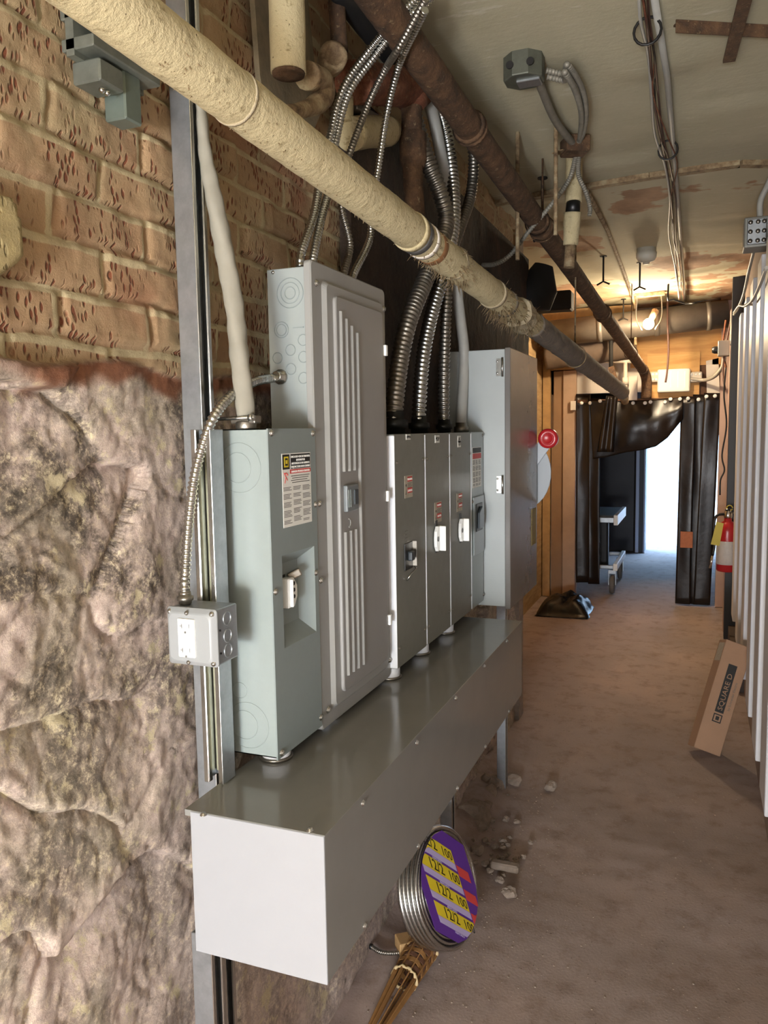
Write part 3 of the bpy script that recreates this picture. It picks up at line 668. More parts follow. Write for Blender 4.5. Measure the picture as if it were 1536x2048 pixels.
for (y, z) in ((2.735, 1.632), (2.738, 1.355), (2.738, 1.065), (2.594, 1.41)): screw(sw4, (SX, y, z), X, .005)
for y, z, l in ((1.90, 1.05, 'white nipple under the switch box with black toggle window'), (2.14, 1.05, 'white nipple under the middle old switch box'), (2.39, 1.05, 'grey nipple under the switch box with two name tags')):
    nipple(-.745, y, z, l, .028)

# ---- big cabinet with the red-knobbed lever
GX, GY0, GY1, GZ0, GZ1 = -.63, 2.757, 3.24, 1.022, 1.927
cb = T('disconnect_cabinet', 'large grey disconnect cabinet with shiny front door and red-knobbed lever', 'cabinet', (-.75, 3.0, GZ0))
B().box(-.842, GX-.004, GY0, GY1, GZ0, GZ1).build('body', plain('cabinet_side_grey', 'a7adad', .3, 0, .04, 14), cb, .003, 2)
d = B().box(GX-.004, GX+.016, GY0-.004, GY1+.003, GZ0-.008, GZ1+.004).build('door', 'grey_dark', cb, .003, 2)
for z in (1.865, 1.458):
    h = B().cyl((GX-.012, GY0-.004, z-.033), (GX-.012, GY0-.004, z+.033), .004, None, 12).box(GX-.034, GX-.012, GY0-.002, GY0, z-.03, z+.03).build('hinge', 'steel', cb)
    for dz in (-.02, .02): screw(cb, (GX-.03, GY0, z+dz), -Y, .004, 'steel')
lv = B(); c0 = Vector((GX-.05, GY1+.035, 1.47))
pts = []
for i in range(13):
    a = math.radians(-88+i*11.5); pts.append(c0+Vector((.13*math.cos(a)*.9, 0, .15*math.sin(a))))
pts += [c0+Vector((.0, 0, .13)), c0+Vector((-.01, 0, -.13))]
lv.prism(pts, (0, .006, 0)); q = lv.build('operating_quadrant', plain('quadrant_grey', '9aa0a6', .4), cb, .001, 1)
kp = VY(1097, 877, GY1+.03)
b = B(); b.bar(c0+Vector((.03, -.012, .03)), kp+Vector((0, .002, 0)), .052, .008, Y); b.build('lever_arm', plain('lever_grey', 'a9b0b8', .35), cb, .002, 2)
b = B(); b.lathe(kp+Vector((0, .012, 0)), -Y, [(.034, 0), (.040, .006), (.040, .026), (.036, .034), (.022, .035), (.020, .033), (.0, .033)], 28); b.ring(kp+Vector((0, -.022, 0)), -Y, .021, .0022, 24, 6); b.build('lever_knob', 'red', cb)
B().box(GX+.016, GX+.0172, 3.13, 3.22, 1.19, 1.335).build('caution_sticker', plain('old_yellow_sticker', '8f7a32', .6, 0, .2, 30), cb)

# ---- outlet box on the strut
ob = T('outlet_box', 'square metal outlet box with white duplex receptacle clamped on the bright strut', 'outlet', (-.805, 1.14, 1.255))
OX0, OX1, OZ0, OZ1, OY = -.856, -.755, 1.254, 1.355, 1.120
B().box(OX0+.002, OX1-.002, OY+.012, 1.1965, OZ0+.002, OZ1-.002).build('box', 'galv', ob, .003, 2)
b = B()
def rr2(y, r, inset, n=4):
    out = []
    x0, x1, z0, z1 = OX0+inset, OX1-inset, OZ0+inset, OZ1-inset
    for cx, cz, a in ((x1-r, z1-r, 0), (x0+r, z1-r, 90), (x0+r, z0+r, 180), (x1-r, z0+r, 270)):
        for i in range(n+1): t = math.radians(a+90*i/n); out.append(Vector((cx+r*math.cos(t), y, cz+r*math.sin(t))))
    return out
b.rings([rr2(OY+.013, .006, 0), rr2(OY+.010, .006, 0), rr2(OY+.009, .006, .001), rr2(OY+.003, .012, .006), rr2(OY, .012, .010)], None, True)
cv = b.build('raised_cover', plain('cover_pale_grey', '8f9191', .45), ob)
xc = (OX0+OX1)/2-.004; zc_ = (OZ0+OZ1)/2
B().box(xc-.0168, xc+.0168, OY-.004, OY+.002, zc_-.0335, zc_+.0335).build('receptacle', 'white', ob, .0015, 2)
b = B()
for k in (-1, 1):
    zz = zc_+.021*k; b.box(xc-.0085, xc-.0072, OY-.0046, OY-.0038, zz-.004, zz+.004); b.box(xc-.0125, xc-.0075, OY-.0046, OY-.0038, zz-.0006, zz+.0006)
    b.box(xc+.0065, xc+.0077, OY-.0046, OY-.0038, zz-.003, zz+.004); b.cyl((xc-.001, OY-.0046, zz-.0105), (xc-.001, OY-.0038, zz-.0105), .0022, None, 10)
b.build('outlet_slots', 'ink_soft', ob)
for z in (zc_+.043, zc_-.043): screw(ob, (xc, OY, z), -Y, .003, 'steel_dull')
for x, z in ((OX1-.008, OZ0+.008), (OX1-.008, OZ1-.008), (OX0+.008, OZ1-.008)): screw(ob, (x, OY+.006, z), -Y, .004)
for z in (OZ1-.022, zc_-.002, OZ0+.022): knock(ob, (OX1-.0015, 1.163, z), X, .0115, .0012, 'galv')
for z in (zc_+.012, zc_-.028): B().cyl((OX1-.002, 1.140, z), (OX1-.0005, 1.140, z), .002, None, 8).build('hole', 'black', ob)

# ---- service cable into box 1 with its clamp connector
sc = T('service_cable', 'thick pale fabric-jacketed cable dropping into the nearest breaker box', 'cable', (-.79, 1.36, ZB))
pts = [VX(u, v, x) for u, v, x in ((398, 180, -.845), (410, 300, -.84), (428, 400, -.825), (449, 500, -.815), (466, 600, -.80), (478, 700, -.79), (487, 780, -.783), (491, 832, -.78))]
sp = spl(pts, 90); rad = [.0100+.0072*sst(0, .5, i/89)+.0007*math.sin(i*.9)+.0006*noise.noise(Vector((i*.3, 0, 0))) for i in range(90)]
b = B(); P_, T_, N_ = b.frames(sp); rs = []
for i, p in enumerate(P_):
    bb = T_[i].cross(N_[i]); tw = i*.07
    rs.append([p+(N_[i]*math.cos(2*math.pi*t/16)+bb*math.sin(2*math.pi*t/16))*rad[i]*(1+.07*math.cos(3*(2*math.pi*t/16)+tw*3)) for t in range(16)])
b.rings(rs); b.build('jacket', plain('cable_jacket', '918c7e', .75, 0, .12, 14, .2), sc)
cc = VX(492, 846, -.78)
clamp = B(); clamp.cyl((cc.x, cc.y, ZB), (cc.x, cc.y, ZB+.014), .019, None, 18); clamp.box(cc.x-.026, cc.x+.026, cc.y-.012, cc.y+.012, ZB+.010, ZB+.024); clamp.build('clamp_connector', 'steel_dull', sc, .002, 2)
B().cyl((cc.x-.055, cc.y-.018, ZB+.019), (cc.x+.03, cc.y-.018, ZB+.021), .0035, None, 10).build('clamp_bolt', 'steel', sc)
B().cyl((cc.x+.018, cc.y-.018, ZB+.020), (cc.x+.026, cc.y-.018, ZB+.0205), .0075, None, 6).build('nut', 'steel', sc)

# ---- flexible metal conduits
def flex(label, pts, r, pitch, amp, mat='steel', n=14, end=None, end_ax=None, group=None, name='flexible_conduit', conn='steel_dull'):
    t = T(name, label, 'conduit', pts[0], group)
    B().ridged(pts, r, pitch, amp, n).build('armour', mat, t)
    if end is not None:
        e = Vector(end); a = Vector(end_ax)
        B().lathe(e, a, [(r*1.15, 0), (r*1.35, .001), (r*1.35, r*.7), (r*1.7, r*.75), (r*1.7, r*1.6), (r*1.3, r*1.7), (r*1.2, r*2.6), (r*1.05, r*2.7)], 8).build('connector', conn, t)
    return t
e0 = Vector((-.838, 1.158, OZ1-.001))
flex('thin armoured cable curving from outlet box up into the tall panel side',
     [e0, e0+Z*.03]+[VX(u, v, x) for u, v, x in ((371, 1140, -.842), (377, 1050, -.838), (388, 960, -.83), (404, 895, -.818), (430, 830, -.80), (470, 785, -.80), (510, 763, -.805))]+[VY(540, 757, ys-.03), VY(560, 754, ys)], .0085, .0085, .0015, 'steel', 12, e0, Z)
p = VY(562, 754, ys); B().lathe(p, -Y, [(.016, 0), (.016, .004), (.011, .005), (.011, .02), (.009, .021)], 12).build('connector', 'steel', [o for o in COL.objects if o.name.startswith('flexible_conduit')][-1])
k1 = VX(609, 520, -.80); k1.y = max(k1.y, 1.52); zt_ = PZ1-.012
k1 = Vector((-.79, 1.545, zt_))
def path(lst): return [VX(u, v, x) for u, v, x in lst]
flex('shiny thin conduit at near corner of tall panel, left of a crossing pair', [k1, k1+Z*.04]+path(((628, 430, -.80), (640, 360, -.815), (661, 270, -.82), (685, 180, -.80), (735, 105, -.75), (790, 40, -.68), (850, -20, -.62))), .0085, .0085, .0015, 'steel', 12, k1, Z)
k2 = k1+Vector((.012, .03, 0))
flex('shiny thin conduit at near corner of tall panel, right of a crossing pair', [k2, k2+Z*.03]+path(((642, 440, -.79), (657, 380, -.80), (672, 280, -.81), (698, 185, -.79), (748, 115, -.74), (800, 50, -.67), (868, -10, -.60))), .0085, .0085, .0015, 'steel', 12)
k3 = Vector((-.79, 1.765, zt_))
flex('thin dull conduit bowing left behind wrapped pipe above the tall panel', [k3, k3+Z*.04]+path(((700, 490, -.80), (684, 420, -.81), (680, 370, -.815), (700, 305, -.80), (738, 205, -.77), (770, 140, -.72), (798, 95, -.66), (850, 0, -.58))), .0078, .0085, .0014, 'steel_dull', 12, k3, Z)
k4 = Vector((-.79, 1.815, zt_))
flex('thin shiny conduit rising straight beside the dark board over the tall panel', [k4, k4+Z*.04]+path(((739, 480, -.79), (742, 420, -.79), (755, 345, -.785), (772, 235, -.76), (792, 150, -.71), (808, 105, -.67), (850, 20, -.58))), .0085, .0085, .0015, 'steel', 12, k4, Z)
zs_ = SZ1-.001
def big(label, u0, y, lst, r, mat='steel_dull', xb=-.775):
    e = Vector((xb, VX(u0, 850, xb).y, zs_)); return flex(label, [e, e+Z*.06]+path(lst), r, .0135, .0024 if r < .018 else .0030, mat, 18, e, Z, conn='black')
big('fattest flexible conduit, from top of the leftmost old switch box', 788, 1.93, ((800, 720, -.775), (818, 640, -.765), (848, 565, -.75), (880, 490, -.735), (893, 440, -.73), (880, 385, -.74), (862, 340, -.76), (846, 295, -.78), (828, 230, -.80), (818, 160, -.8)), .0235)
big('bright flexible conduit from top of the middle old switch box', 838, 2.19, ((845, 725, -.775), (858, 650, -.77), (878, 575, -.755), (900, 490, -.74), (908, 423, -.74), (902, 330, -.76), (884, 235, -.78), (852, 180, -.79), (825, 140, -.8)), .0195, 'steel')
big('slim flexible conduit from top of the switch box with two tags', 888, 2.42, ((888, 760, -.775), (890, 680, -.775), (893, 600, -.77), (899, 520, -.76), (920, 455, -.75), (941, 392, -.745), (947, 320, -.745), (938, 275, -.75), (905, 215, -.76)), .0170)
gp = T('plastic_conduit', 'pale grey smooth conduit bending up beside the large disconnect cabinet', 'conduit', (-.78, VX(923, 862, -.78).y, zs_))
e = Vector((-.78, VX(923, 862, -.78).y, zs_)); pts = spl([e, e+Z*.06]+path(((927, 760, -.78), (928, 700, -.78), (921, 640, -.775), (915, 590, -.77), (908, 520, -.765), (900, 430, -.77), (885, 330, -.78), (868, 240, -.79), (850, 180, -.79))), 60)
B().tube(pts, .0185, 16).build('pipe', 'pvc_grey', gp); B().lathe(e, Z, [(.026, 0), (.026, .02), (.021, .022), (.021, .035)], 16).build('fitting', 'steel_dull', gp)

# ================================================================== PIPES AND CEILING
def lumpy(b, pts, r, n=22, amp=.06, seed=0, m=None, k=200):
    sp = spl(pts, k); P_, T_, N_ = b.frames(sp); rs = []
    for i, p in enumerate(P_):
        bb = T_[i].cross(N_[i]); rr = r[0]+(r[1]-r[0])*i/(len(P_)-1) if isinstance(r, (tuple, list)) else r; row = []
        for t in range(n):
            a = 2*math.pi*t/n; d = N_[i]*math.cos(a)+bb*math.sin(a)
            q = p+d*rr; row.append(p+d*rr*(1+amp*noise.noise(q*9+Vector((seed, 0, 0)))+amp*.6*noise.noise(q*35)))
        rs.append(row)
    return b.rings(rs, m)
def along(p, q, t): return p+(q-p)*t
A0 = V(350, 105, 1.13); A1 = V(1245, 785, 5.6)
A0 = A0-(A1-A0)*.12
pp = T('insulated_pipe', 'long cream wrapped pipe sloping across the front of the electrical boxes', 'pipe', A0)
lumpy(B(), [A0, along(A0, A1, .38), A1], (.0415, .047), 28, .035, 1, k=420).build('insulation_wrap', 'insul', pp)
def tp(u):   # parameter along the pipe for an image column
    best = min(range(1001), key=lambda i: abs(px_u(along(A0, A1, i/1000))-u)); return best/1000
def px_u(p): d = p-EYEV; return 768+F*d.dot(RT)/d.dot(FW)
dA = (A1-A0).normalized()
def radA(t): return .0415+.0055*t
def band(u, w, mat, over, name, lumps=False):
    t = tp(u); c = along(A0, A1, t); b = B()
    b.tube([c-dA*w/2, c-dA*w/2.2, c+dA*w/2.2, c+dA*w/2], [radA(t)+over*.3, radA(t)+over, radA(t)+over, radA(t)+over*.3], 28); return b.build(name, mat, pp)
band(832, .022, plain('band_dark', '4a4744', .5), .003, 'band'); band(846, .018, 'white_board', .003, 'band'); band(822, .02, 'insul', .0045, 'band')
band(862, .03, plain('torn_wrap_orange', '96683f', .9, 0, .3, 40), .001, 'torn_wrap')
band(470, .006, 'insul_dirty', .0015, 'wrap_seam'); band(985, .02, 'insul_dirty', .004, 'band'); band(1010, .02, plain('band_grey', '6d6558', .7), .003, 'band')
# frayed, fuzzy insulation
rf = random.Random(11); b = B()
def fray(u0, u1, n, L, under=True):
    for _ in range(n):
        t = tp(rf.uniform(u0, u1)); c = along(A0, A1, t); a = rf.uniform(0, 2*math.pi)
        s1 = dA.orthogonal().normalized(); s2 = dA.cross(s1); d = s1*math.cos(a)+s2*math.sin(a)
        if under and d.z > .2 and rf.random() < .7: d = -d
        p0 = c+d*radA(t)*.97; l = rf.uniform(.3, 1)*L; e = d*l*.6+dA*rf.uniform(-1, 1)*l+Vector((0, 0, -rf.uniform(0, .6)*l))
        b.tube([p0, p0+e*.5+s1*rf.uniform(-.3, .3)*l*.3, p0+e], [.0013, .0009, .0003], 4)
fray(895, 925, 120, .04); fray(990, 1060, 300, .055); fray(300, 900, 160, .008); fray(1060, 1240, 100, .02); fray(840, 880, 60, .025)
fr = b.build('frayed_fibre', plain('fray_fibre', '8a7555', .95, 0, .3, 60), pp); fr['kind'] = 'stuff'
t = tp(1040); lumpy(B(), [along(A0, A1, t-.012), along(A0, A1, t+.012)], .056, 22, .25, 4, k=24).build('ragged_collar', 'insul_dirty', pp)
t = tp(912); lumpy(B(), [along(A0, A1, t-.006), along(A0, A1, t+.006)], .048, 22, .22, 6, k=20).build('ragged_collar', 'insul_dirty', pp)
t0 = tp(1065); lumpy(B(), [along(A0, A1, t0), along(A0, A1, .995)], (.048, .050), 22, .07, 8, k=120).build('far_wrap', plain('far_wrap_grey', '7c7063', .9, 0, .35, 30, .4), pp)
B().cyl(A1-dA*.02, A1+dA*.15+Vector((0, 0, -.05)), .030, .026, 16).build('bare_end', 'rust_pale', pp)
def hanger(p, r, label, mat='rust_pale', rod=.004, name='pipe_hanger', top=None, group=None):
    t = T(name, label, 'pipe hanger', (p.x, p.y, CZ), group)
    B().cyl((p.x, p.y, p.z+r), (p.x, p.y, top or CZ+.02), rod, None, 8).build('rod', mat, t)
    B().ring(p, dA, r+.004, .003, 22, 6).build('clevis_loop', mat, t); return t
hanger(along(A0, A1, tp(1150)), .05, 'hanger loop round the far grey part of the wrapped pipe')

# brown iron pipe overhead
B0 = V(760, 5, 1.78); B1 = V(1285, 738, 7.0); B00 = B0-(B1-B0)*.09
bp = T('iron_pipe', 'rusty brown iron pipe running along the ceiling above the wrapped pipe', 'pipe', B00)
lumpy(B(), [B00, along(B0, B1, .4), B1], .041, 20, .03, 12, k=260).build('pipe', 'rust', bp)
dB = (B1-B0).normalized()
def tB(u): return min((i/1000 for i in range(1001)), key=lambda i: abs(px_u(along(B0, B1, i))-u))
for u, w in ((1078, .09), (1205, .10), (940, .03)):
    c = along(B0, B1, tB(u)); B().tube([c-dB*w/2, c-dB*w*.35, c-dB*w*.34, c+dB*w*.34, c+dB*w*.35, c+dB*w/2], [.043, .052, .048, .048, .052, .043], 20).build('coupling', 'rust', bp)
e = B1; B().tube(spl([e-dB*.02, e+dB*.10, e+dB*.16+Vector((.02, 0, -.08)), e+dB*.16+Vector((.02, .0, -.24))], 20), .045, 18).build('elbow', 'rust', bp)
c = along(B0, B1, tB(1085)); hanger(c, .048, 'iron strap hanger carrying the rusty brown ceiling pipe near its coupling', 'rust')
c = along(B0, B1, tB(1262)); hanger(c, .046, 'far iron hanger carrying the rusty brown ceiling pipe near plywood', 'rust')

def pipe(name, label, cat, pts, r, mat, n=16, lump=.03, k=None):
    t = T(name, label, cat, pts[0]); L = plen(pts); lumpy(B(), pts, r, n, lump, len(label), k=k or max(6, int(L/.02))).build('pipe', mat, t); return t
# upper left cluster
q0 = VX(577, -30, -.80); q1 = VX(577, 146, -.80)
t = pipe('pipe_stub', 'cream wrapped vertical pipe stub with broken lower end above wrapped pipe', 'pipe', [Vector((q1.x, q1.y, CZ+.02)), q1], .037, 'insul', 20)
B().lathe(q1+Z*.001, -Z, [(.034, 0), (.033, .006), (.02, .004), (.0, .002)], 18).build('broken_end', 'rust', t)
c = q1+Z*.20; lumpy(B(), [c, c+Z*.05], .040, 20, .15, 3, k=8).build('collar', 'rust_pale', t)
pts = path(((612, 150, -.80), (640, 160, -.80), (648, 185, -.80), (632, 208, -.80), (600, 221, -.80), (560, 226, -.80), (540, 222, -.80)))
t = T('broken_elbow_cover', 'broken curved pipe-elbow cover curling beneath the cream pipe stub', 'pipe fitting', pts[0]); lumpy(B(), pts, (.030, .010), 14, .16, 5, k=40).build('shell', 'rust_pale', t)
t = pipe('pipe_stub', 'dark rusty vertical pipe ending in a round cap near the hooked elbow cover', 'pipe', [VX(672, -20, -.82), VX(676, 50, -.82), VX(680, 105, -.82)], .020, 'rust')
p = VX(682, 125, -.81); B().lathe(p+Vector((-.03, .0, 0)), Vector((.6, -.8, 0)), [(.030, 0), (.033, .02), (.033, .05), (.024, .052), (.02, .045), (0, .045)], 18).build('end_cap', 'rust_pale', t)
pl_ = VX(705, 165, -.84); pr = VX(838, 178, -.80)
t = pipe('iron_tee', 'thick red-rusted horizontal pipe tee behind the thin conduits', 'pipe', [pl_, pl_.lerp(pr, .5), pr], .052, 'rust_red', 20)
a_ = VX(823, 190, -.80); bq = VX(832, 470, -.80)
t = pipe('iron_pipe', 'rusty vertical drop pipe with coupling between two groups of conduits', 'pipe', [a_+Z*.03, Vector((a_.x, a_.y, a_.z-.2)), bq], .030, 'rust')
c = VX(826, 300, -.80); B().tube([c+Z*.05, c+Z*.045, c-Z*.03, c-Z*.05], [.032, .040, .040, .032], 18).build('coupling', 'rust', t); c = VX(824, 195, -.80); B().tube([c+Z*.03, c-Z*.02, c-Z*.03], [.045, .045, .034], 18).build('elbow_collar', 'rust_red', t)
pipe('pipe_stub', 'white wrapped horizontal pipe stub in front of the black board', 'pipe', [VX(700, 268, -.85), VX(730, 264, -.85), VX(775, 262, -.85)], .042, 'insul', 18)
pipe('pipe_stub', 'small white vertical pipe stub beside the paired thin conduits', 'pipe', [VX(690, 195, -.86), VX(690, 222, -.86), VX(690, 246, -.86)], .022, 'insul', 14)
t = T('sheet_duct', 'dull grey slanted sheet duct behind the thin conduits', 'duct', VX(720, 200, -.87)); b = B(); b.bar(VX(690, 215, -.875), VX(790, 270, -.875), .02, .07, X); b.build('duct', 'glove', t, .004, 2)
pipe('pipe_stub', 'dark pipe slanting along the ceiling corner left of rusty brown pipe', 'pipe', [VX(672, -30, -.80), VX(740, 60, -.82), VX(800, 130, -.84)], .030, 'dark')
t = T('plaster_patch', 'rough grey plaster pilaster on the brick beside the cream pipe stub', 'plaster', VX(540, 60, -.89))
b = B(); b.prism([VX(505, -60, -.885), VX(610, -60, -.885), VX(640, 230, -.885), VX(600, 330, -.885), VX(545, 300, -.885), VX(520, 150, -.885)], (-.012, 0, 0)); b.build('plaster', plain('grey_plaster', '8a7b60', .95, 0, .3, 25, .6), t)

# ceiling pieces
def at_c(u, v, dz=0): return VZ(u, v, CZ-dz)
jb = T('junction_box', 'grey octagonal ceiling junction box with curved conduits leaving it', 'junction box', at_c(1055, 135))
c = at_c(1048, 118, 0); b = B()
pts = []
for i in range(8): a = math.pi/8+i*math.pi/4; pts.append(Vector((c.x+.062*math.cos(a), c.y+.062*math.sin(a), CZ-.066)))
b.prism(pts, (0, 0, .075)); b.build('box', plain('junction_grey', '66685c', .5, .4, .3, 30), jb, .004, 2)
b = B(); b.box(c.x-.02, c.x+.05, c.y-.02, c.y+.03, CZ-.072, CZ-.064); b.build('cover_strap', 'galv', jb, .002, 1)
for dx, dy in ((-.03, -.05), (.03, -.05)): B().cyl((c.x+dx, c.y+dy-.012, CZ-.035), (c.x+dx, c.y+dy-.006, CZ-.035), .011, None, 14).build('knockout', 'dark', jb)
jc = c+Vector((.062, .02, -.035))
dj = at_c(1125, 290, .04)
def flexc(label, pts, r, mat='steel_dull', name='flexible_conduit'): return flex(label, pts, r, .010, .0014, mat, 10, name=name)
far_jb = at_c(1150, 292, .05)
flexc('outer curved grey conduit looping from ceiling junction box', [jc, jc+Vector((.05, .02, -.01)), at_c(1135, 130, .06), at_c(1163, 175, .06), at_c(1172, 225, .06), at_c(1165, 270, .05), far_jb], .0085, 'cond_grey')
flexc('inner curved grey conduit looping from ceiling junction box', [jc+Vector((0, .015, -.012)), jc+Vector((.05, .03, -.025)), at_c(1130, 145, .08), at_c(1152, 185, .08), at_c(1163, 230, .07), at_c(1160, 275, .05), far_jb+Vector((.01, .02, 0))], .0085, 'cond_grey')
t = pipe('straight_conduit', 'straight grey conduit running from ceiling junction box to the next box', 'conduit', [c+Vector((.03, .06, -.04)), at_c(1110, 240, .05), far_jb], .013, 'cond_grey', 12, .01)
t = T('junction_box', 'rusty small junction box where the ceiling conduits meet', 'junction box', far_jb); b = B(); b.obox(far_jb+Vector((0, 0, .0)), Vector((.04, .02, 0)), Vector((-.02, .04, 0)), Vector((0, 0, .03))); b.build('box', 'rust', t, .004, 1)
B().bar(far_jb+Vector((-.06, -.03, -.02)), far_jb+Vector((-.0, .08, -.01)), .05, .004, Z).build('bent_lid', 'rust_pale', t)
flexc('grey conduit bending down-left from rusty ceiling box past the brown pipe', [far_jb+Vector((0, .03, -.02)), V(1140, 355, 3.1), V(1110, 400, 3.1), V(1060, 460, 3.15), V(1020, 510, 3.2), V(990, 528, 3.25), V(965, 530, 3.3)], .0085, 'cond_grey')
flexc('short grey conduit bending down-right from the rusty ceiling box to an open end', [far_jb+Vector((.01, .03, -.02)), V(1157, 350, 3.1), V(1172, 385, 3.15), V(1180, 415, 3.2), V(1179, 432, 3.2)], .0085, 'cond_grey')
rg = [(1035, 265, 520, 'pale flaking threaded rod hanging from the ceiling left of rusty junction box'), (1112, 248, 470, 'rust-spotted threaded rod hanging beside the rusty junction box')]
for u, v0, v1, l in rg:
    p = at_c(u, v0); q = VY(u, v1, p.y); t = T('hanger_rod', l, 'rod', p); lumpy(B(), [Vector((p.x, p.y, CZ+.02)), Vector((p.x, p.y, q.z))], .008, 8, .12, 2, k=40).build('rod', 'rust_pale', t)
wp = T('insulated_pipe', 'short yellowed wrapped pipe drop with a black tape band', 'pipe', V(1146, 340, 3.2))
a_ = V(1148, 335, 3.25); m_ = V(1147, 405, 3.25); c_ = V(1145, 425, 3.25); d_ = V(1141, 490, 3.28); e_ = V(1138, 505, 3.28)
lumpy(B(), [Vector((a_.x, a_.y, a_.z+.05)), a_, m_], .034, 16, .06, 2, k=14).build('insulation_wrap', 'insul', wp); B().cyl(m_+Z*.012, c_-Z*.006, .028, .030, 16).build('tape_band', 'black', wp)
lumpy(B(), [c_, d_], (.036, .030), 16, .05, 3, k=14).build('lower_wrap', 'insul', wp); B().cyl(d_+Z*.004, e_-Z*.06, .022, None, 12).build('bare_pipe', 'rust_pale', wp)
B().cyl(a_, Vector((a_.x, a_.y, CZ+.02)), .012, None, 10).build('riser', 'rust', wp)
sd = T('smoke_detector', 'round off-white smoke detector on the peeling ceiling', 'smoke detector', at_c(1293, 497)); p = at_c(1293, 497)
B().lathe(Vector((p.x, p.y, CZ+.02)), -Z, [(.058, 0), (.058, .045), (.062, .046), (.060, .075), (.048, .095), (.02, .105), (0, .105)], 24).build('housing', plain('detector_white', 'b9b5a8', .5), sd); B().lathe(Vector((p.x, p.y, CZ-.082)), -Z, [(.022, 0), (.02, .012), (0, .013)], 14).build('test_button', 'paper_old', sd)
# cable bundle and thin conduit along the ceiling
b_u = [(1282, -30), (1290, 40), (1303, 110), (1306, 190), (1318, 270), (1335, 330), (1342, 400), (1345, 470), (1356, 540), (1360, 600)]
def drop(i, k, amp): return .03+amp*abs(math.sin(i*1.3+k*1.7))
names = [('reddish-brown cable in the ceiling bundle, hanging lowest', 'wire', 0, .0042), ('dark brown cable in the ceiling bundle, rightmost strand', 'wire', 9, .0035), ('grey cable in ceiling bundle, leftmost strand', 'pvc_grey', -7, .0048), ('thin black cable twisting through the ceiling bundle', 'wire_black', 4, .0028), ('thin red-brown wire bowing out of the ceiling bundle midway', 'rust_red', 3, .0025)]
for k, (l, m, du, r) in enumerate(names):
    pts = []
    for i, (u, v) in enumerate(b_u):
        jig = du*(1-.04*i)+(14 if k == 4 and i in (4, 5) else 0)+3*math.sin(i*2.1+k); pts.append(at_c(u+jig, v, drop(i, k, .03)))
    t = T('ceiling_cable', l, 'cable', pts[0]); B().tube(spl(pts, 90), r, 7).build('cable', m, t)
b = B(); t = T('straight_conduit', 'thin pale conduit fixed along ceiling right of the cable bundle', 'conduit', at_c(1308, 0)); b.tube([at_c(1304, -30, .02), at_c(1334, 150, .02), at_c(1350, 330, .02), at_c(1357, 420, .02), at_c(1372, 620, .02)], .010, 10); b.build('pipe', 'pvc_grey', t)
for k, (u, v) in enumerate(((1295, 62), (1336, 300))):
    p = at_c(u, v, .05); t = T('cable_tie', ('near black tie', 'far black tie')[k]+' hooked round the ceiling cable bundle', 'cable tie', p); B().ring(p, Y, .035, .004, 16, 6).build('loop', 'wire_black', t)
# cross rails upper right
t = T('steel_rail', 'rusty angle rail crossing the ceiling corner at upper right', 'rail', at_c(1352, 38)); p, q = at_c(1352, 40), at_c(1580, 53); d = (q-p)
b = B(); b.bar(p+Vector((0, 0, -.016)), q+Vector((0, 0, -.016)), .004, .034, Z); b.bar(p+Vector((0, .014, -.003)), q+Vector((0, .014, -.003)), .030, .005, Z); b.build('angle', 'rust', t)
t = T('steel_rail', 'short rusty flat bar running toward the camera under the ceiling rail', 'rail', at_c(1455, 120)); B().bar(at_c(1458, 122, .04), at_c(1500, -40, .04), .034, .008, Z).build('bar', 'rust', t)
t = T('ceiling_batten', 'pale rusty strip crossing the ceiling midway with flaking paint', 'batten', at_c(1100, 380)); b = B(); pts = [at_c(900, 418), at_c(1130, 376), at_c(1300, 347), at_c(1480, 321), at_c(1560, 322)]
for i in range(4): b.bar(pts[i]+Vector((0, 0, -.012)), pts[i+1]+Vector((0, 0, -.012)), .045, .022, Z)
b.build('strip', 'rust_pale', t)
t = T('straight_conduit', 'long thin brownish conduit along the ceiling toward the bare bulb', 'conduit', at_c(1185, 380)); B().tube([at_c(1172, 380, .03), at_c(1215, 460, .03), at_c(1250, 550, .03), at_c(1270, 610, .03), VY(1271, 690, 7.4)], .012, 8).build('pipe', 'rust_pale', t)
# hooks in the ceiling
for u, v, l in ((1207, 512, 'bent hook rod left of the smoke detector'), (1280, 525, 'forked hook just behind the smoke detector'), (1085, 355, 'nail rod beside the rust-spotted hanger rod'), (1247, 598, 'hook rod near the bulb'), (1190, 610, 'hook rod above the far ducts')):
    p = at_c(u, v); t = T('ceiling_hook', 'black iron '+l, 'hook', p); L = .16 if 'nail' not in l else .25
    b = B(); b.cyl((p.x, p.y, CZ+.02), (p.x, p.y, CZ-L), .006, None, 8); b.cyl((p.x, p.y, CZ+.005), (p.x, p.y, CZ-.006), .022, None, 10); b.tube([Vector((p.x-.04, p.y, CZ-L-.02)), Vector((p.x, p.y, CZ-L)), Vector((p.x+.04, p.y, CZ-L-.02))], .006, 6); b.build('hook', 'dark', t)
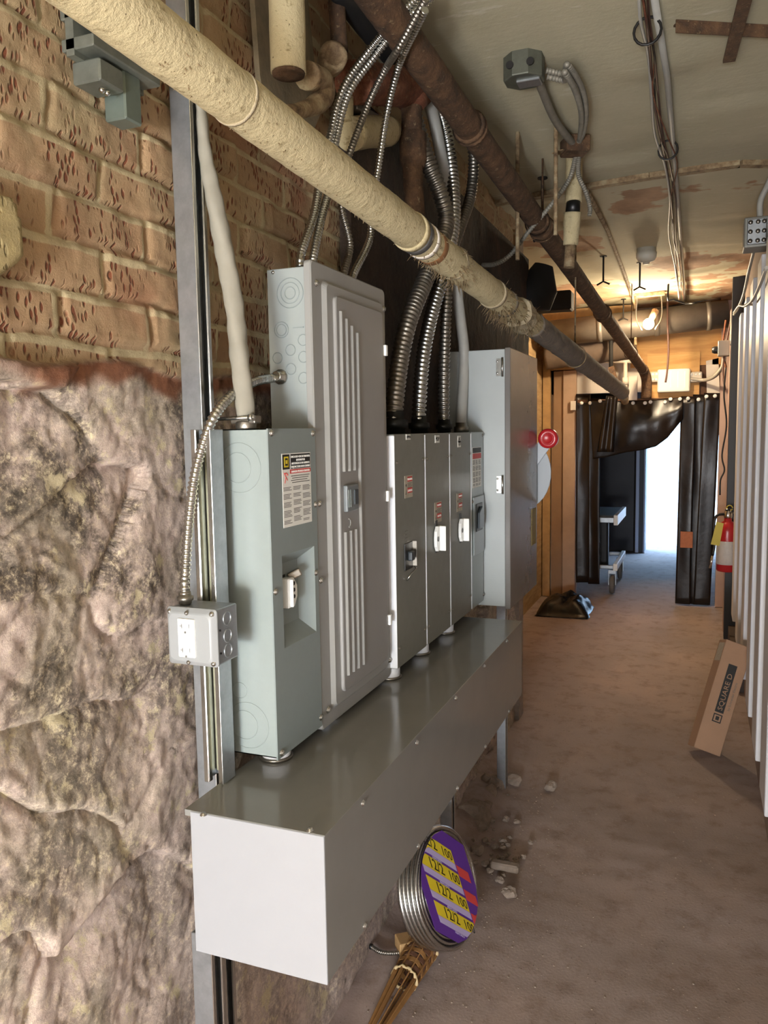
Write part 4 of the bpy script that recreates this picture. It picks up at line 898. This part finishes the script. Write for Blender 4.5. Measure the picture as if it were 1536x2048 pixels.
# right-hand junction box and cables on the ribbed wall
t = T('junction_box', 'weatherproof grey junction box on top of the white ribbed wall', 'junction box', VX(1520, 465, .24))
p = VX(1524, 467, .235); b = B(); b.box(.16, .26, p.y-.05, p.y+.09, p.z-.065, p.z+.065); b.build('box', plain('box_grey', '8f8e86', .45, .3, .1, 20), t, .006, 2)
B().box(.172, .25, p.y-.056, p.y-.048, p.z-.055, p.z+.055).build('cover', 'galv', t, .003, 1)
for dx in (.185, .215, .24):
    for dz in (-.04, 0, .04): B().lathe((dx, p.y-.056, p.z+dz), -Y, [(.010, 0), (.010, .004), (.006, .008), (0, .009)], 10).build('knockout', 'steel_dull', t)
t = T('straight_conduit', 'grey conduit elbow rising from the weatherproof box to the ceiling', 'conduit', p); B().tube(spl([Vector((.225, p.y, p.z+.06)), Vector((.225, p.y, p.z+.14)), Vector((.25, p.y, p.z+.20)), Vector((.275, p.y, CZ+.01))], 20), .013, 12).build('pipe', 'pvc_grey', t)
def cable(label, pts, r=.006, mat='wire_pale', n=60, name='wall_cable'):
    t = T(name, label, 'cable', pts[0]); B().tube(spl(pts, n), r, 8).build('cable', mat, t); return t
cable('upper pale cable looping along the top of the ribbed wall', [VX(1508, 500, .22), VX(1497, 545, .22), VX(1487, 590, .22), VX(1475, 618, .22), VX(1466, 636, .21), VX(1462, 690, .2)], .008, 'pvc_grey')
cable('lower pale cable drooping against the ribbed wall top', [VX(1533, 535, .22), VX(1520, 570, .215), VX(1505, 600, .21), VX(1490, 612, .2), VX(1478, 612, .2), VX(1468, 625, .2)], .007)
cable('brown cable hanging down the corner by the plywood header', [VY(1462, 640, 7.0), VY(1452, 690, 7.0), VY(1446, 740, 7.0), VY(1450, 780, 6.95)], .008, 'wire')
cable('orange-tipped cable hanging down the corner by the plywood header', [VY(1452, 640, 7.1), VY(1448, 670, 7.1), VY(1445, 700, 7.1), VY(1452, 735, 7.1)], .008, 'rust_red')
cable('black power cord dangling down the pink timber jamb to a loose plug', [VY(1452, 735, 6.8), VY(1448, 790, 6.8), VY(1453, 850, 6.8), VY(1444, 910, 6.8), VY(1449, 940, 6.8), VY(1441, 960, 6.8), VY(1440, 990, 6.8)], .006, 'wire_black')
t = T('switch_box', 'small grey switch box on the corner beside the plywood header', 'junction box', VY(1447, 697, 7.0)); p = VY(1448, 697, 7.0); B().box(p.x-.045, p.x+.04, 6.95, 7.06, p.z-.06, p.z+.06).build('box', plain('switch_grey', '8b8880', .5, .2), t, .004, 1)
p = VY(1432, 700, 7.0); B().lathe(p, -X, [(.03, -.03), (.03, .01), (.02, .03), (0, .03)], 12).build('black_plug', 'black', t)
cable('thick white conduit curving from emergency lamp up the pink jamb', [VY(1380, 757, PY-.1), VY(1410, 760, PY-.15), VY(1430, 752, 7.5), VY(1445, 733, 7.2), VY(1449, 712, 7.05)], .016, 'wire_pale')

# ================================================================== FAR END
# overhead ducts
t = T('round_duct', 'wide dull round duct crossing beneath the ceiling behind the bulb', 'duct', VY(1100, 690, 7.35)); p, q = VY(1095, 668, 7.35), VY(1455, 628, 7.5); B().tube([p, p.lerp(q, .5), q], .115, 22).build('duct', 'glove', t)
for f in (.3, .62, .9): c = p.lerp(q, f); d = (q-p).normalized(); B().tube([c-d*.02, c+d*.02], .121, 22).build('seam', 'glove', t)
t = T('round_duct', 'brown insulated duct hanging below the wide duct, left of plywood', 'duct', VY(1110, 715, 7.3)); p, q = VY(1090, 712, 7.62), VY(1272, 688, 7.7); lumpy(B(), [p, p.lerp(q, .5), q], .13, 18, .06, 5, k=30).build('duct', plain('brown_duct', '6b5a4c', .85, 0, .3, 8, .3), t)
t = T('timber_beam', 'lit wooden beam end above the brown insulated duct', 'beam', VY(1140, 630, 7.6)); b = B(); yrect(b, 1085, 1270, 622, 640, 7.6, .06); b.build('beam', 'wood', t)
t = T('iron_bracket', 'dark square iron box bracket hanging by the ceiling beside the brown pipe', 'bracket', VY(1110, 600, 5.6)); b = B(); yrect(b, 1064, 1142, 585, 618, 5.6, .14); b.build('bracket', 'dark', t, .01, 1)
t = T('iron_cone', 'dark flared iron funnel hanging under the wrapped pipe hanger', 'bracket', VY(1085, 560, 4.4)); b = B(); p = VY(1088, 530, 4.4); b.lathe(p, Vector((-.3, 0, -1)), [(.05, 0), (.11, .12), (.10, .22), (.03, .24)], 16); b.build('funnel', 'dark', t)
t = T('white_pipe', 'thin white pipe frame standing behind the far pipe ends', 'pipe', VY(1250, 720, 7.6)); b = B(); p = VY(1251, 722, 7.7); q = VY(1251, 800, 7.7); b.cyl(p, q, .018, None, 10); b.cyl(VY(1200, 722, 7.7), VY(1285, 722, 7.7), .02, None, 10); c = VY(1251, 762, 7.7); b.cyl(c+Z*.03, c-Z*.03, .03, None, 10); b.build('pipe', plain('white_pipe', 'd9cdbb', .5), t)
t = T('timber_post', 'pale upright plank beside white pipe over the curtain', 'timber', VY(1270, 760, 7.75)); b = B(); yrect(b, 1258, 1274, 752, 800, 7.75, .04); b.build('plank', 'white_board', t)
t = T('dark_rod', 'black vertical rod hanging in front of the white board over the curtain', 'rod', VY(1222, 720, 7.5)); p = VY(1222, 660, 7.45); q = VY(1222, 745, 7.45); B().cyl(p, q, .018, None, 8).build('rod', 'dark', t); B().bar(q+Z*.05, VY(1238, 790, 7.45), .05, .05, Y).build('bent_foot', 'rust', t)
# bare bulb work light
t = T('work_light', 'bare glowing bulb in a bent wire holder under the ceiling', 'lamp', VY(1295, 640, 7.0)); p = VY(1297, 648, 7.0)
B().sphere(p, .045, 16).build('bulb', 'bulb', t); B().cyl(p+Vector((.02, .02, .04)), p+Vector((.05, .06, .11)), .025, .03, 12).build('socket', 'rust_pale', t)
for s_ in (-1, 1): B().tube(spl([Vector((p.x+.09*s_, p.y+.03, CZ+.01)), p+Vector((.10*s_, .03, .06)), p+Vector((.05*s_, 0, -.05))], 12), .006, 6).build('wire_leg', 'steel', t)
B().bar(Vector((p.x-.1, p.y+.03, CZ-.02)), Vector((p.x+.12, p.y+.03, CZ-.02)), .05, .03, Z).build('base_plate', 'rust_pale', t)
lamp('bulb_light', 'POINT', p+Vector((-.01, -.07, -.02)), 80, (1, .80, .54), shadow_soft_size=.045)
cable('black wire running from the bulb holder across to the ribbed wall', [p+Vector((.05, .05, .12)), at_c(1345, 612, .05), at_c(1380, 607, .05), at_c(1420, 611, .06), VX(1458, 605, .22)], .008, 'wire_black')
cable('looped black cable between the ceiling and the ribbed wall end', [at_c(1337, 568, .03), VY(1336, 600, 6.6), VY(1345, 598, 6.6), VY(1375, 607, 6.6), VY(1415, 600, 6.6), VX(1455, 598, .22)], .007, 'wire_black')
cable('brown cable hanging straight down before the emergency lamp to a red tip', [VY(1336, 575, 7.3), VY(1335, 640, 7.3), VY(1337, 700, 7.3), VY(1334, 745, 7.3), VY(1331, 765, 7.3)], .008, 'wire')
# emergency lamp
t = T('emergency_lamp', 'white rectangular emergency lamp unit glaring on the plywood above the curtain', 'lamp', VY(1347, 761, PY-.06))
b = B(); p, q = VY(1315, 739, PY-.13), VY(1380, 783, PY-.13); b.box(p.x, q.x, PY-.14, PY-.05, q.z, p.z); b.build('housing', plain('lamp_white', 'f4efe2', .4), t, .015, 3)
for i in range(3): p_ = VY(1341+i*14, 742, PY-.14); q_ = VY(1343+i*14, 775, PY-.14); B().box(p_.x, q_.x, PY-.146, PY-.138, q_.z, p_.z).build('rib', 'white', t)
for u0, u1 in ((1296, 1316), (1379, 1404)):
    p, q = VY(u0, 744, PY-.1), VY(u1, 764, PY-.1); h = B().box(p.x, q.x, PY-.11, PY-.05, q.z, p.z).build('lamp_head', plain('head_grey', 'c9c0b0', .4), t, .01, 2)
    for i in range(3):
        for j in range(2): c = Vector((p.x+(q.x-p.x)*(i+.5)/3, PY-.111, q.z+(p.z-q.z)*(j+.5)/2)); B().sphere(c, .012, 8, None, (1, .4, 1)).build('bulb_lens', 'white', h)
# strip curtain
cu = T('strip_curtain', 'black vinyl strip curtain pulled aside across the far doorway', 'curtain', VY(1290, 800, PY-.05))
CYY = PY-.07
def strip(u0, u1, v0, v1, k, top=None, bend=0):
    b = B(); n = 26; m = 8; vs = []
    for i in range(n+1):
        t_ = i/n; vv = v0+(v1-v0)*t_
        for j in range(m+1):
            s_ = j/m; uu = u0+(u1-u0)*s_; p = VY(uu+bend*t_, vv, CYY-.012*(k % 3)); p.y += .008*math.sin(s_*3+k)+.012*noise.noise(Vector((s_*1.2+k*3, t_*4, 0))); p.z = max(p.z, .01); vs.append(p)
    k0 = len(b.v); b.v += [tuple(p) for p in vs]
    for i in range(n):
        for j in range(m): a = k0+i*(m+1)+j; b.face((a, a+m+1, a+m+2, a+1), None, True)
    o = b.build('strip', 'vinyl', cu); s = o.modifiers.new('thick', 'SOLIDIFY'); s.thickness = .004; return o
strip(1152, 1181, 788, 1165, 0); strip(1176, 1199, 797, 1168, 1)
strip(1362, 1392, 793, 1211, 2, bend=-12); strip(1386, 1415, 789, 1208, 3, bend=-8); strip(1408, 1442, 786, 1212, 4, bend=-22)
# strips gathered and swept up to the left
b = B(); n, m = 30, 60; top = [(1180, 800), (1240, 802), (1300, 800), (1366, 794)]; bot = [(1186, 918), (1215, 914), (1250, 905), (1285, 900), (1312, 893), (1335, 876), (1352, 855), (1366, 838)]
def lerp_u(lst, s):
    x = s*(len(lst)-1); i = min(int(x), len(lst)-2); f = x-i; return (lst[i][0]+(lst[i+1][0]-lst[i][0])*f, lst[i][1]+(lst[i+1][1]-lst[i][1])*f)
for i in range(n+1):
    for j in range(m+1):
        s_ = j/m; t_ = i/n; (a, c), (d, e) = lerp_u(top, s_), lerp_u(bot, s_)
        p = VY(a+(d-a)*t_, c+(e-c)*t_, CYY-.02); p.y += -.06*math.sin(t_*math.pi*.9)*(.4+.6*math.sin(s_*3))+.006*math.sin(s_*22+t_*4)+.01*noise.noise(Vector((s_*6, t_*3, 2)))
        b.v.append(tuple(p))
for i in range(n):
    for j in range(m): a = i*(m+1)+j; b.face((a, a+m+1, a+m+2, a+1), None, True)
o = b.build('swept_strips', 'vinyl', cu); s = o.modifiers.new('thick', 'SOLIDIFY'); s.thickness = .004
b = B(); n, m = 14, 14
for i in range(n+1):
    for j in range(m+1):
        t_ = i/n; s_ = j/m; u = 1212+s_*(24+10*t_)-18*t_; p = VY(u, 792+112*t_, CYY-.09); p.y -= .04*math.sin(s_*3.1)+.02*math.sin(s_*9); b.v.append(tuple(p))
for i in range(n):
    for j in range(m): a = i*(m+1)+j; b.face((a, a+m+1, a+m+2, a+1), None, True)
o = b.build('folded_strip', 'vinyl', cu); s = o.modifiers.new('thick', 'SOLIDIFY'); s.thickness = .004
b = B(); p, q = VY(1150, 803, CYY+.03), VY(1443, 797, CYY+.03); b.bar(p, q, .03, .05, Y); b.build('mounting_rail', 'wood_dark', cu)
for u, v in ((1163, 806), (1180, 806), (1200, 802), (1215, 802), (1266, 806), (1290, 806), (1301, 804), (1330, 804), (1341, 798), (1360, 798), (1376, 797), (1397, 799), (1413, 793), (1430, 792)):
    p = VY(u, v, CYY-.05); B().lathe(p+Y*.006, -Y, [(.017, 0), (.017, .004), (.010, .008), (0, .009)], 12).build('washer', 'white', cu)
for u0, u1, v0, v1, y in ((1361, 1385, 1063, 1096, CYY-.06),): b = B(); yrect(b, u0, u1, v0, v1, y, .004); b.build('orange_patch', 'orange', cu)
t = T('wood_block', 'small pale wood block nailed at the top left edge of curtain', 'block', VY(1147, 812, PY-.05)); b = B(); yrect(b, 1141, 1151, 802, 820, PY-.09, .035); b.build('block', 'white_board', t)
# cart beyond the curtain
ct = T('cart', 'white-framed wheeled cart standing just beyond the black curtain', 'cart', (-1.1, 8.6, 0)); x0, x1, y0, y1 = -1.5, -.74, 8.12, 9.05
for zz, nm in ((.27, 'lower_frame'), (.74, 'table_frame')):
    for k in ('r', 'f', 'b', 'l'):
        b = B(); h = .035 if zz < .5 else .05
        if k == 'r': b.box(x1-.04, x1, y0, y1, zz-h, zz+h)
        if k == 'l': b.box(x0, x0+.04, y0, y1, zz-h, zz+h)
        if k == 'f': b.box(x0, x1-.04, y0, y0+.03, zz-h*.5, zz+h*.5)
        if k == 'b': b.box(x0, x1-.04, y1-.03, y1, zz-h*.5, zz+h*.5)
        b.build(nm, 'white' if k == 'r' else 'galv', ct, .003, 1)
B().box(x0, x1-.02, y0+.02, y1-.02, .755, .785).build('top_board', plain('dark_top', '2a2624', .5), ct)
B().box(-1.02, -.86, 8.4, 8.5, .20, .76).build('centre_leg', plain('black_leg', '1a1a1c', .5), ct, .02, 2); B().box(-1.35, -1.2, 8.4, 8.5, .20, .76).build('centre_leg', M['dark'], ct, .02, 2)
for x, y in ((x1-.05, y0+.04), (x1-.05, y1-.06), (x0+.05, y0+.04)):
    w_ = B(); w_.lathe((x-.025, y, .095), X, [(.02, -.002), (.06, 0), (.09, .005), (.095, .015), (.095, .035), (.09, .045), (.06, .05), (.02, .052)], 24); w_.build('wheel', plain('wheel_grey', '6b6660', .6), ct)
    b = B(); b.box(x-.035, x-.029, y-.03, y+.03, .09, .235); b.box(x+.031, x+.037, y-.03, y+.03, .09, .235); b.box(x-.035, x+.037, y-.035, y+.035, .205, .24); b.build('caster_fork', 'galv', ct)
t = T('storage_box', 'small pale box standing on the cart top in the dark room', 'box', (-1.05, 8.7, .785)); B().box(-1.10, -1.0, 8.66, 8.74, .785, .885).build('box', 'card', t, .003, 1)
t = T('door_leaf', 'dark door leaf swung open against the bright far doorway', 'door', (-.80, 10.9, .02)); b = B(); b.box(-1.72, -.80, 10.98, 11.03, .02, 2.06); b.build('leaf', plain('dark_leaf', '2c2a30', .5, 0, .2, 4), t)
# bag on the floor
t = T('trash_bag', 'crumpled black plastic bag lying on the floor before the timber jamb', 'bag', VZ(1130, 1240, 0)); c = VZ(1130, 1222, 0.0); b = B(); n = 22
for i in range(n+1):
    for j in range(n+1):
        s_, t_ = i/n*2-1, j/n*2-1; hgt = .15*(1-s_**4)*(1-t_**4); x = c.x+s_*.23+.03*noise.noise(Vector((t_*2, s_*2, 1))); y = c.y+t_*.26; b.v.append((x, y, max(.001, hgt*(1+.35*noise.noise(Vector((s_*2.5, t_*2.5, 4))))-.001)))
for i in range(n):
    for j in range(n): a = i*(n+1)+j; b.face((a, a+n+1, a+n+2, a+1), None, True)
b.face([i*(n+1) for i in range(n+1)]+[n*(n+1)+j for j in range(1, n+1)]+[i*(n+1)+n for i in range(n-1, -1, -1)]+[j for j in range(n-1, 0, -1)])
b.build('film', 'bag', t)
# fire extinguisher on the right
ex = T('fire_extinguisher', 'red fire extinguisher with yellow tag hanging on the black post', 'fire extinguisher', VY(1453, 1145, 6.45)); c = VY(1453, 1142, 6.45); R = .073; h0 = c.z
B().lathe((c.x, c.y, h0), Z, [(R*.9, 0), (R, .012), (R, .30), (R*.93, .335), (R*.65, .365), (.028, .378), (.026, .40)], 28).build('cylinder', 'red', ex)
B().lathe((c.x, c.y, h0+.055), Z, [(R+.0008, 0), (R+.0012, .001), (R+.0012, .175), (R+.0008, .176)], 28, None, False).build('body_label', plain('extinguisher_label', 'cfc9c2', .5, 0, .2, 22), ex)
b = B(); b.lathe((c.x, c.y, h0+.40), Z, [(.026, 0), (.030, .01), (.030, .03), (.022, .05), (.018, .07)], 14); b.build('valve', 'steel', ex)
B().bar((c.x+.02, c.y-.02, h0+.445), (c.x+.085, c.y-.05, h0+.43), .022, .006, Z).build('lower_handle', 'steel_dull', ex); B().bar((c.x-.02, c.y-.01, h0+.46), (c.x+.095, c.y-.04, h0+.495), .022, .006, Z).build('squeeze_handle', 'black', ex)
B().tube(spl([(c.x-.02, c.y, h0+.43), (c.x-.075, c.y-.02, h0+.42), (c.x-.095, c.y-.03, h0+.36), (c.x-.088, c.y-.03, h0+.22), (c.x-.10, c.y-.03, h0+.12)], 24), .010, 10).build('hose', 'black', ex); B().cyl((c.x-.10, c.y-.03, h0+.12), (c.x-.115, c.y-.03, h0+.02), .008, .011, 10).build('nozzle', 'steel', ex)
b = B(); p = Vector((c.x-.075, c.y-.085, h0+.30)); b.prism([p+Vector((-.04, 0, -.09)), p+Vector((.02, 0, -.10)), p+Vector((.045, 0, .07)), p+Vector((-.005, 0, .08))], (0, .002, 0)); b.build('inspection_tag', plain('tag_yellow', 'c9b84a', .6), ex)
B().ring((c.x+.01, c.y, h0+.475), Y, .02, .003, 12, 5).build('pull_pin', 'yellow', ex); B().box(c.x-.02, .235, c.y+.05, c.y+.085, h0+.25, h0+.28).build('wall_bracket', 'galv', ex)
# carton leaning on the ribbed wall
bxp = T('cardboard_carton', 'long brown cardboard carton leaning against white ribbed wall', 'carton', (.06, 4.25, 0))
P0 = VZ(1388, 1494, .046); wd = Vector((.91, .22, -.34)).normalized(); wl = .135
Pt = VY(1458, 1280, P0.y+.20); ln = (Pt-P0); Ln = ln.length; ln = (ln-wd*ln.dot(wd)).normalized(); nr = wd.cross(ln).normalized(); th = .10
if nr.y > 0: nr = -nr
b = B(); c = P0+wd*wl/2+ln*Ln/2-nr*th/2; b.obox(c, wd*wl/2, ln*Ln/2, nr*th/2); b.build('carton', 'card', bxp, .003, 1)
o = P0+nr*.0006; pt = lambda s, t: o+wd*(wl*s)+ln*(Ln*t)
b = B(); b.prism([pt(.33, .36), pt(.66, .36), pt(.66, .80), pt(.33, .80)], nr*.0003, 'ink'); b.text('SQUARE D', pt(.58, .38)+nr*.0006, ln, -wd, wl*.26, 'card', sx=1.15)
b.prism([pt(.33, .27), pt(.66, .27), pt(.66, .345), pt(.33, .345)], nr*.0003, 'ink'); b.prism([pt(.37, .28), pt(.62, .28), pt(.62, .335), pt(.37, .335)], nr*.0005, 'card'); b.prism([pt(.43, .29), pt(.56, .29), pt(.56, .325), pt(.43, .325)], nr*.0007, 'ink'); b.text('by Schneider Electric', pt(.84, .40)+nr*.0004, ln, -wd, wl*.13, 'ink_soft')
b.build('print', None, bxp)
b = B(); e_ = P0-wd*.0006; b.prism([e_+ln*Ln*.80-nr*.01, e_+ln*Ln*.80-nr*.085, e_+ln*Ln*.97-nr*.085, e_+ln*Ln*.97-nr*.01], -wd*.0003); b.build('shipping_label', 'paper_old', bxp)

# ================================================================== THINGS ON THE FLOOR BY THE TROUGH
# coil of armoured cable in shrink wrap
cN = Vector((.93, -.16, .33)).normalized(); cH = Vector((0, 0, 1)).cross(cN).normalized(); cV = cN.cross(cH)
R = .172; cC = Vector((-.700, 2.27, R*cV.z+.070)); 
co = T('cable_coil', 'shrink-wrapped coil of armoured cable with yellow and purple label leaning under the trough', 'cable coil', (-.70, 2.3, .01))
def cp(a, r, h): return cC+(cH*math.cos(a)+cV*math.sin(a))*r+cN*h
for L_, h in enumerate((-.070, -.055, -.040, -.025, -.010)):
    for r in ((.172, .157, .142, .127) if L_ in (0, 4) else (.172,)):
        pts = [cp(2*math.pi*i/220, r, h) for i in range(220)]; rr_ = [.0072+.0009*math.sin(i*2*math.pi*.5*.92) for i in range(220)]
        B().tube(pts, rr_, 8, None, closed=True).build('cable_turn', 'steel', co)
fl = B(); fl.rings([[cp(2*math.pi*i/48, r, h) for i in range(48)] for r, h in ((.09, .003), (.165, .002), (.181, -.006), (.184, -.04), (.181, -.076), (.165, -.083), (.09, -.085))], None, True, False); fl.build('shrink_film', 'film', co)
lab = B(); dsk = [cp(2*math.pi*i/48, .168, .0035) for i in range(48)]; 
def disc_clip(poly2):  # clip a polygon to the disc of the coil face
    return [(x, y) if math.hypot(x, y) <= .165 else (x*.165/math.hypot(x, y), y*.165/math.hypot(x, y)) for x, y in poly2]
fx = (cH*math.cos(math.radians(-44))+cV*math.sin(math.radians(-44))); fy = cV
def lp(x, y, h): return cC+fx*x+fy*y+cN*h
def para(x0, x1, y0, y1, h, m):
    n_ = 6; pts = [(x0+(x1-x0)*i/n_, y0) for i in range(n_)]+[(x1, y0+(y1-y0)*i/n_) for i in range(n_)]+[(x1-(x1-x0)*i/n_, y1) for i in range(n_)]+[(x0, y1-(y1-y0)*i/n_) for i in range(n_)]
    pw = []
    for x, y in pts:
        v = fx*x+fy*y; l = v.length
        if l > .166: v = v*(.166/l)
        pw.append(cC+v+cN*h)
    lab.prism(pw, cN*.0004, m)
para(-.20, .19, -.20, .20, .004, 'purple')
for i in range(4):
    yc = .112-.078*i
    para(-.150, .080, yc-.014, yc+.030, .0046, 'yellow'); para(-.150, .080, yc-.038, yc-.015, .0046, 'lilac'); para(.086, .160, yc-.050, yc-.014, .0046, 'red_label')
    lab.text('12/2', lp(-.106, yc-.008, .0054), fx, fy, .050, 'black', .0003); lab.text('100', lp(.008, yc-.008, .0054), fx, fy, .044, 'black', .0003)
    lab.text('ARMORED', lp(-.07, yc-.047, .0052), fx, fy, .012, 'lilac', .0003)
lab.build('wrap_label', None, co)
t = T('cable_end', 'loose armoured cable end curving on the ground in front of the coil', 'cable', VZ(745, 1898, .03)); pts = [VZ(742, 1893, .05), VZ(765, 1905, .05), VZ(800, 1905, .05), VZ(830, 1895, .05), VZ(852, 1878, .04), cC+Vector((-.02, -.10, -.13))]
B().ridged(pts, .0068, .006, .0011, 10).build('armour', 'steel_dull', t); p = Vector(pts[0]); B().sphere(p, .009, 10).build('end_cap', 'black', t)
t = T('wood_offcut', 'small square timber offcut lying between the coil and loose cable end', 'timber', VZ(810, 1885, .05)); c = VZ(808, 1882, .075); a = Vector((.8, .6, 0)).normalized(); B().obox(c-Z*.01, a*.022, Vector((-a.y, a.x, 0))*.030, Z*.020).build('block', 'wood', t, .003, 1)
# bamboo torch
tc = T('bamboo_torch', 'bamboo garden torch with woven basket head lying by the wall', 'garden torch', VZ(790, 2000, .03)); hd = VZ(846, 1893, .055); tl = VZ(742, 2075, .035); dT = (tl-hd).normalized(); Lh = .145; s1 = dT.cross(Z).normalized(); s2 = s1.cross(dT)
def tcone(d): return .046-.010*min(1, d/.145) if d < .145 else max(.012, .036-.024*(d-.145)/.30)
LT = (tl-hd).length
for k in range(9):
    a = 2*math.pi*k/9; pts = []
    for i in range(14): d = LT*i/13; rr_ = tcone(d); pts.append(hd+dT*d+(s1*math.cos(a)+s2*math.sin(a))*rr_)
    b = B()
    for i in range(13): b.bar(pts[i], pts[i+1]+dT*.001, .0035, .011, (s1*math.cos(a)+s2*math.sin(a)))
    b.build('split_stave', 'bamboo', tc)
for j in range(7):
    pts = []
    for i in range(73): a = 2*math.pi*i/72; d = .012+j*.019; pts.append(hd+dT*d+(s1*math.cos(a)+s2*math.sin(a))*(tcone(d)+.0022*math.cos(a*4.5+j*math.pi)))
    b = B()
    for i in range(72): b.obox((pts[i]+pts[i+1])/2, (pts[i+1]-pts[i])*.55, dT*.0078, (s1*math.cos(2*math.pi*(i+.5)/72)+s2*math.sin(2*math.pi*(i+.5)/72))*.0009)
    b.build('woven_band', 'bamboo_brown' if j % 2 == 0 else 'bamboo', tc)
for d in (.002, .147):
    pts = [hd+dT*(d+.003*math.sin(i*1.9))+(s1*math.cos(2*math.pi*i/40)+s2*math.sin(2*math.pi*i/40))*(tcone(d)+.003) for i in range(40)]; B().tube(pts, [.0042+.0016*math.sin(i*1.57) for i in range(40)], 6, None, closed=True).build('rim_binding', 'bamboo_pale', tc)
# debris
def rock(name, label, cat, p, r, seed, mat='debris', group=None, sc=(1, 1, .7)):
    b = B(); b.sphere((0, 0, 0), 1, 12); v2 = []
    for v in b.v:
        v = Vector(v); k = 1+.45*noise.noise(v*1.3+Vector((seed, 0, 0)))+.2*noise.noise(v*3+Vector((0, seed, 0))); v2.append(tuple(Vector((v.x*sc[0], v.y*sc[1], v.z*sc[2]))*k*r+Vector(p)))
    b.v = v2; b.sm = [False]*len(b.sm); o = b.build(name, mat); return tag(o, label, cat, group)
big_rocks = [(952, 1628, .055, 'tall rubble stone leaning at the wall base, nearest of the heap'), (975, 1590, .042, 'pale broken stone atop the rubble heap by the strut foot'), (985, 1568, .045, 'brownish stone at the rear of the rubble heap by the strut foot'), (968, 1610, .03, 'jagged flat stone in the middle of the rubble heap'), (962, 1650, .025, 'small stone at the front tip of the rubble heap'), (1024, 1560, .03, 'light angular stone just right of strut foot'), (1102, 1573, .028, 'flat pale stone alone on the open floor'), (955, 1700, .026, 'oval pale stone at the edge of the trough shadow'), (1017, 1785, .026, 'tan clay lump on the floor below the broken stick')]
for i, (u, v, r, l) in enumerate(big_rocks): p = VZ(u, v, r*.35); rock('rubble_stone', l, 'stone', p, r*(1.35 if i < 6 else 1), i*3.1)
t = T('broken_stick', 'broken grey wooden stick lying in the rubble on the floor', 'stick', VZ(1015, 1735, .02)); B().bar(VZ(982, 1727, .018), VZ(1038, 1738, .018), .035, .03, Z).build('stick', plain('grey_wood', '8d7d6e', .9, 0, .3, 30, .4), t, .006, 1)
for i in range(46):
    u = rf.gauss(992, 34); v = rf.gauss(1690, 38); p = VZ(max(945, u), v, .004); rock('pebble', 'small stone chip among those strewn over the floor beyond the coil', 'pebble', p, rf.uniform(.006, .016), i*1.7+50, 'debris', 'stone chips on the floor beyond the coil')
b = B()
for i in range(700):
    if rf.random() < .5: x = rf.gauss(-.62, .12); y = rf.uniform(1.9, 4.6)
    else: x = rf.uniform(-.8, .2); y = rf.uniform(1.5, 5.5)
    r = rf.uniform(.0012, .0038); z = floor_z(x, y); b.lathe((x, y, z-r*.2), Z, [(r*.6, 0), (r, r*.5), (r*.5, r*1.1)], 5)
tag(b.build('grit', 'debris'), 'fine grit and dust crumbs scattered over the dirty floor', 'grit', None, 'stuff')
# strut clamp bracket on the brick at the upper left
t = T('strut_bracket', 'short greenish strut stub with bolts on the brick above left', 'bracket', VX(228, 140, -.88)); p = VX(182, 128, -.872); q = VX(285, 128, -.872); b = B(); c = VX(225, 122, -.872)
for dz in (.045, .0): B().box(-.905, -.845, c.y-.075, c.y+.085, c.z+dz-.012, c.z+dz+.006).build('channel_lip', 'galv_dull', t, .002, 1)
B().box(-.895, -.880, c.y-.075, c.y+.085, c.z-.02, c.z+.055).build('channel_back', 'galv_dull', t)
for dy in (-.045, -.018): B().sphere((-.862, c.y+dy, c.z+.022), .010, 12).build('bolt', 'steel', t)
B().box(-.905, -.852, c.y-.055, c.y+.0, c.z-.052, c.z-.018).build('beam_clamp', 'galv_dull', t, .003, 1); B().box(-.9, -.858, c.y+.008, c.y+.05, c.z-.085, c.z-.01).build('angle_tab', plain('greenish_galv', '7f8a80', .4, .6, .15, 20), t, .003, 1)
for dy in (-.04, -.028): B().sphere((-.862, c.y+dy, c.z-.06), .005, 8).build('bolt_tip', 'steel', t)
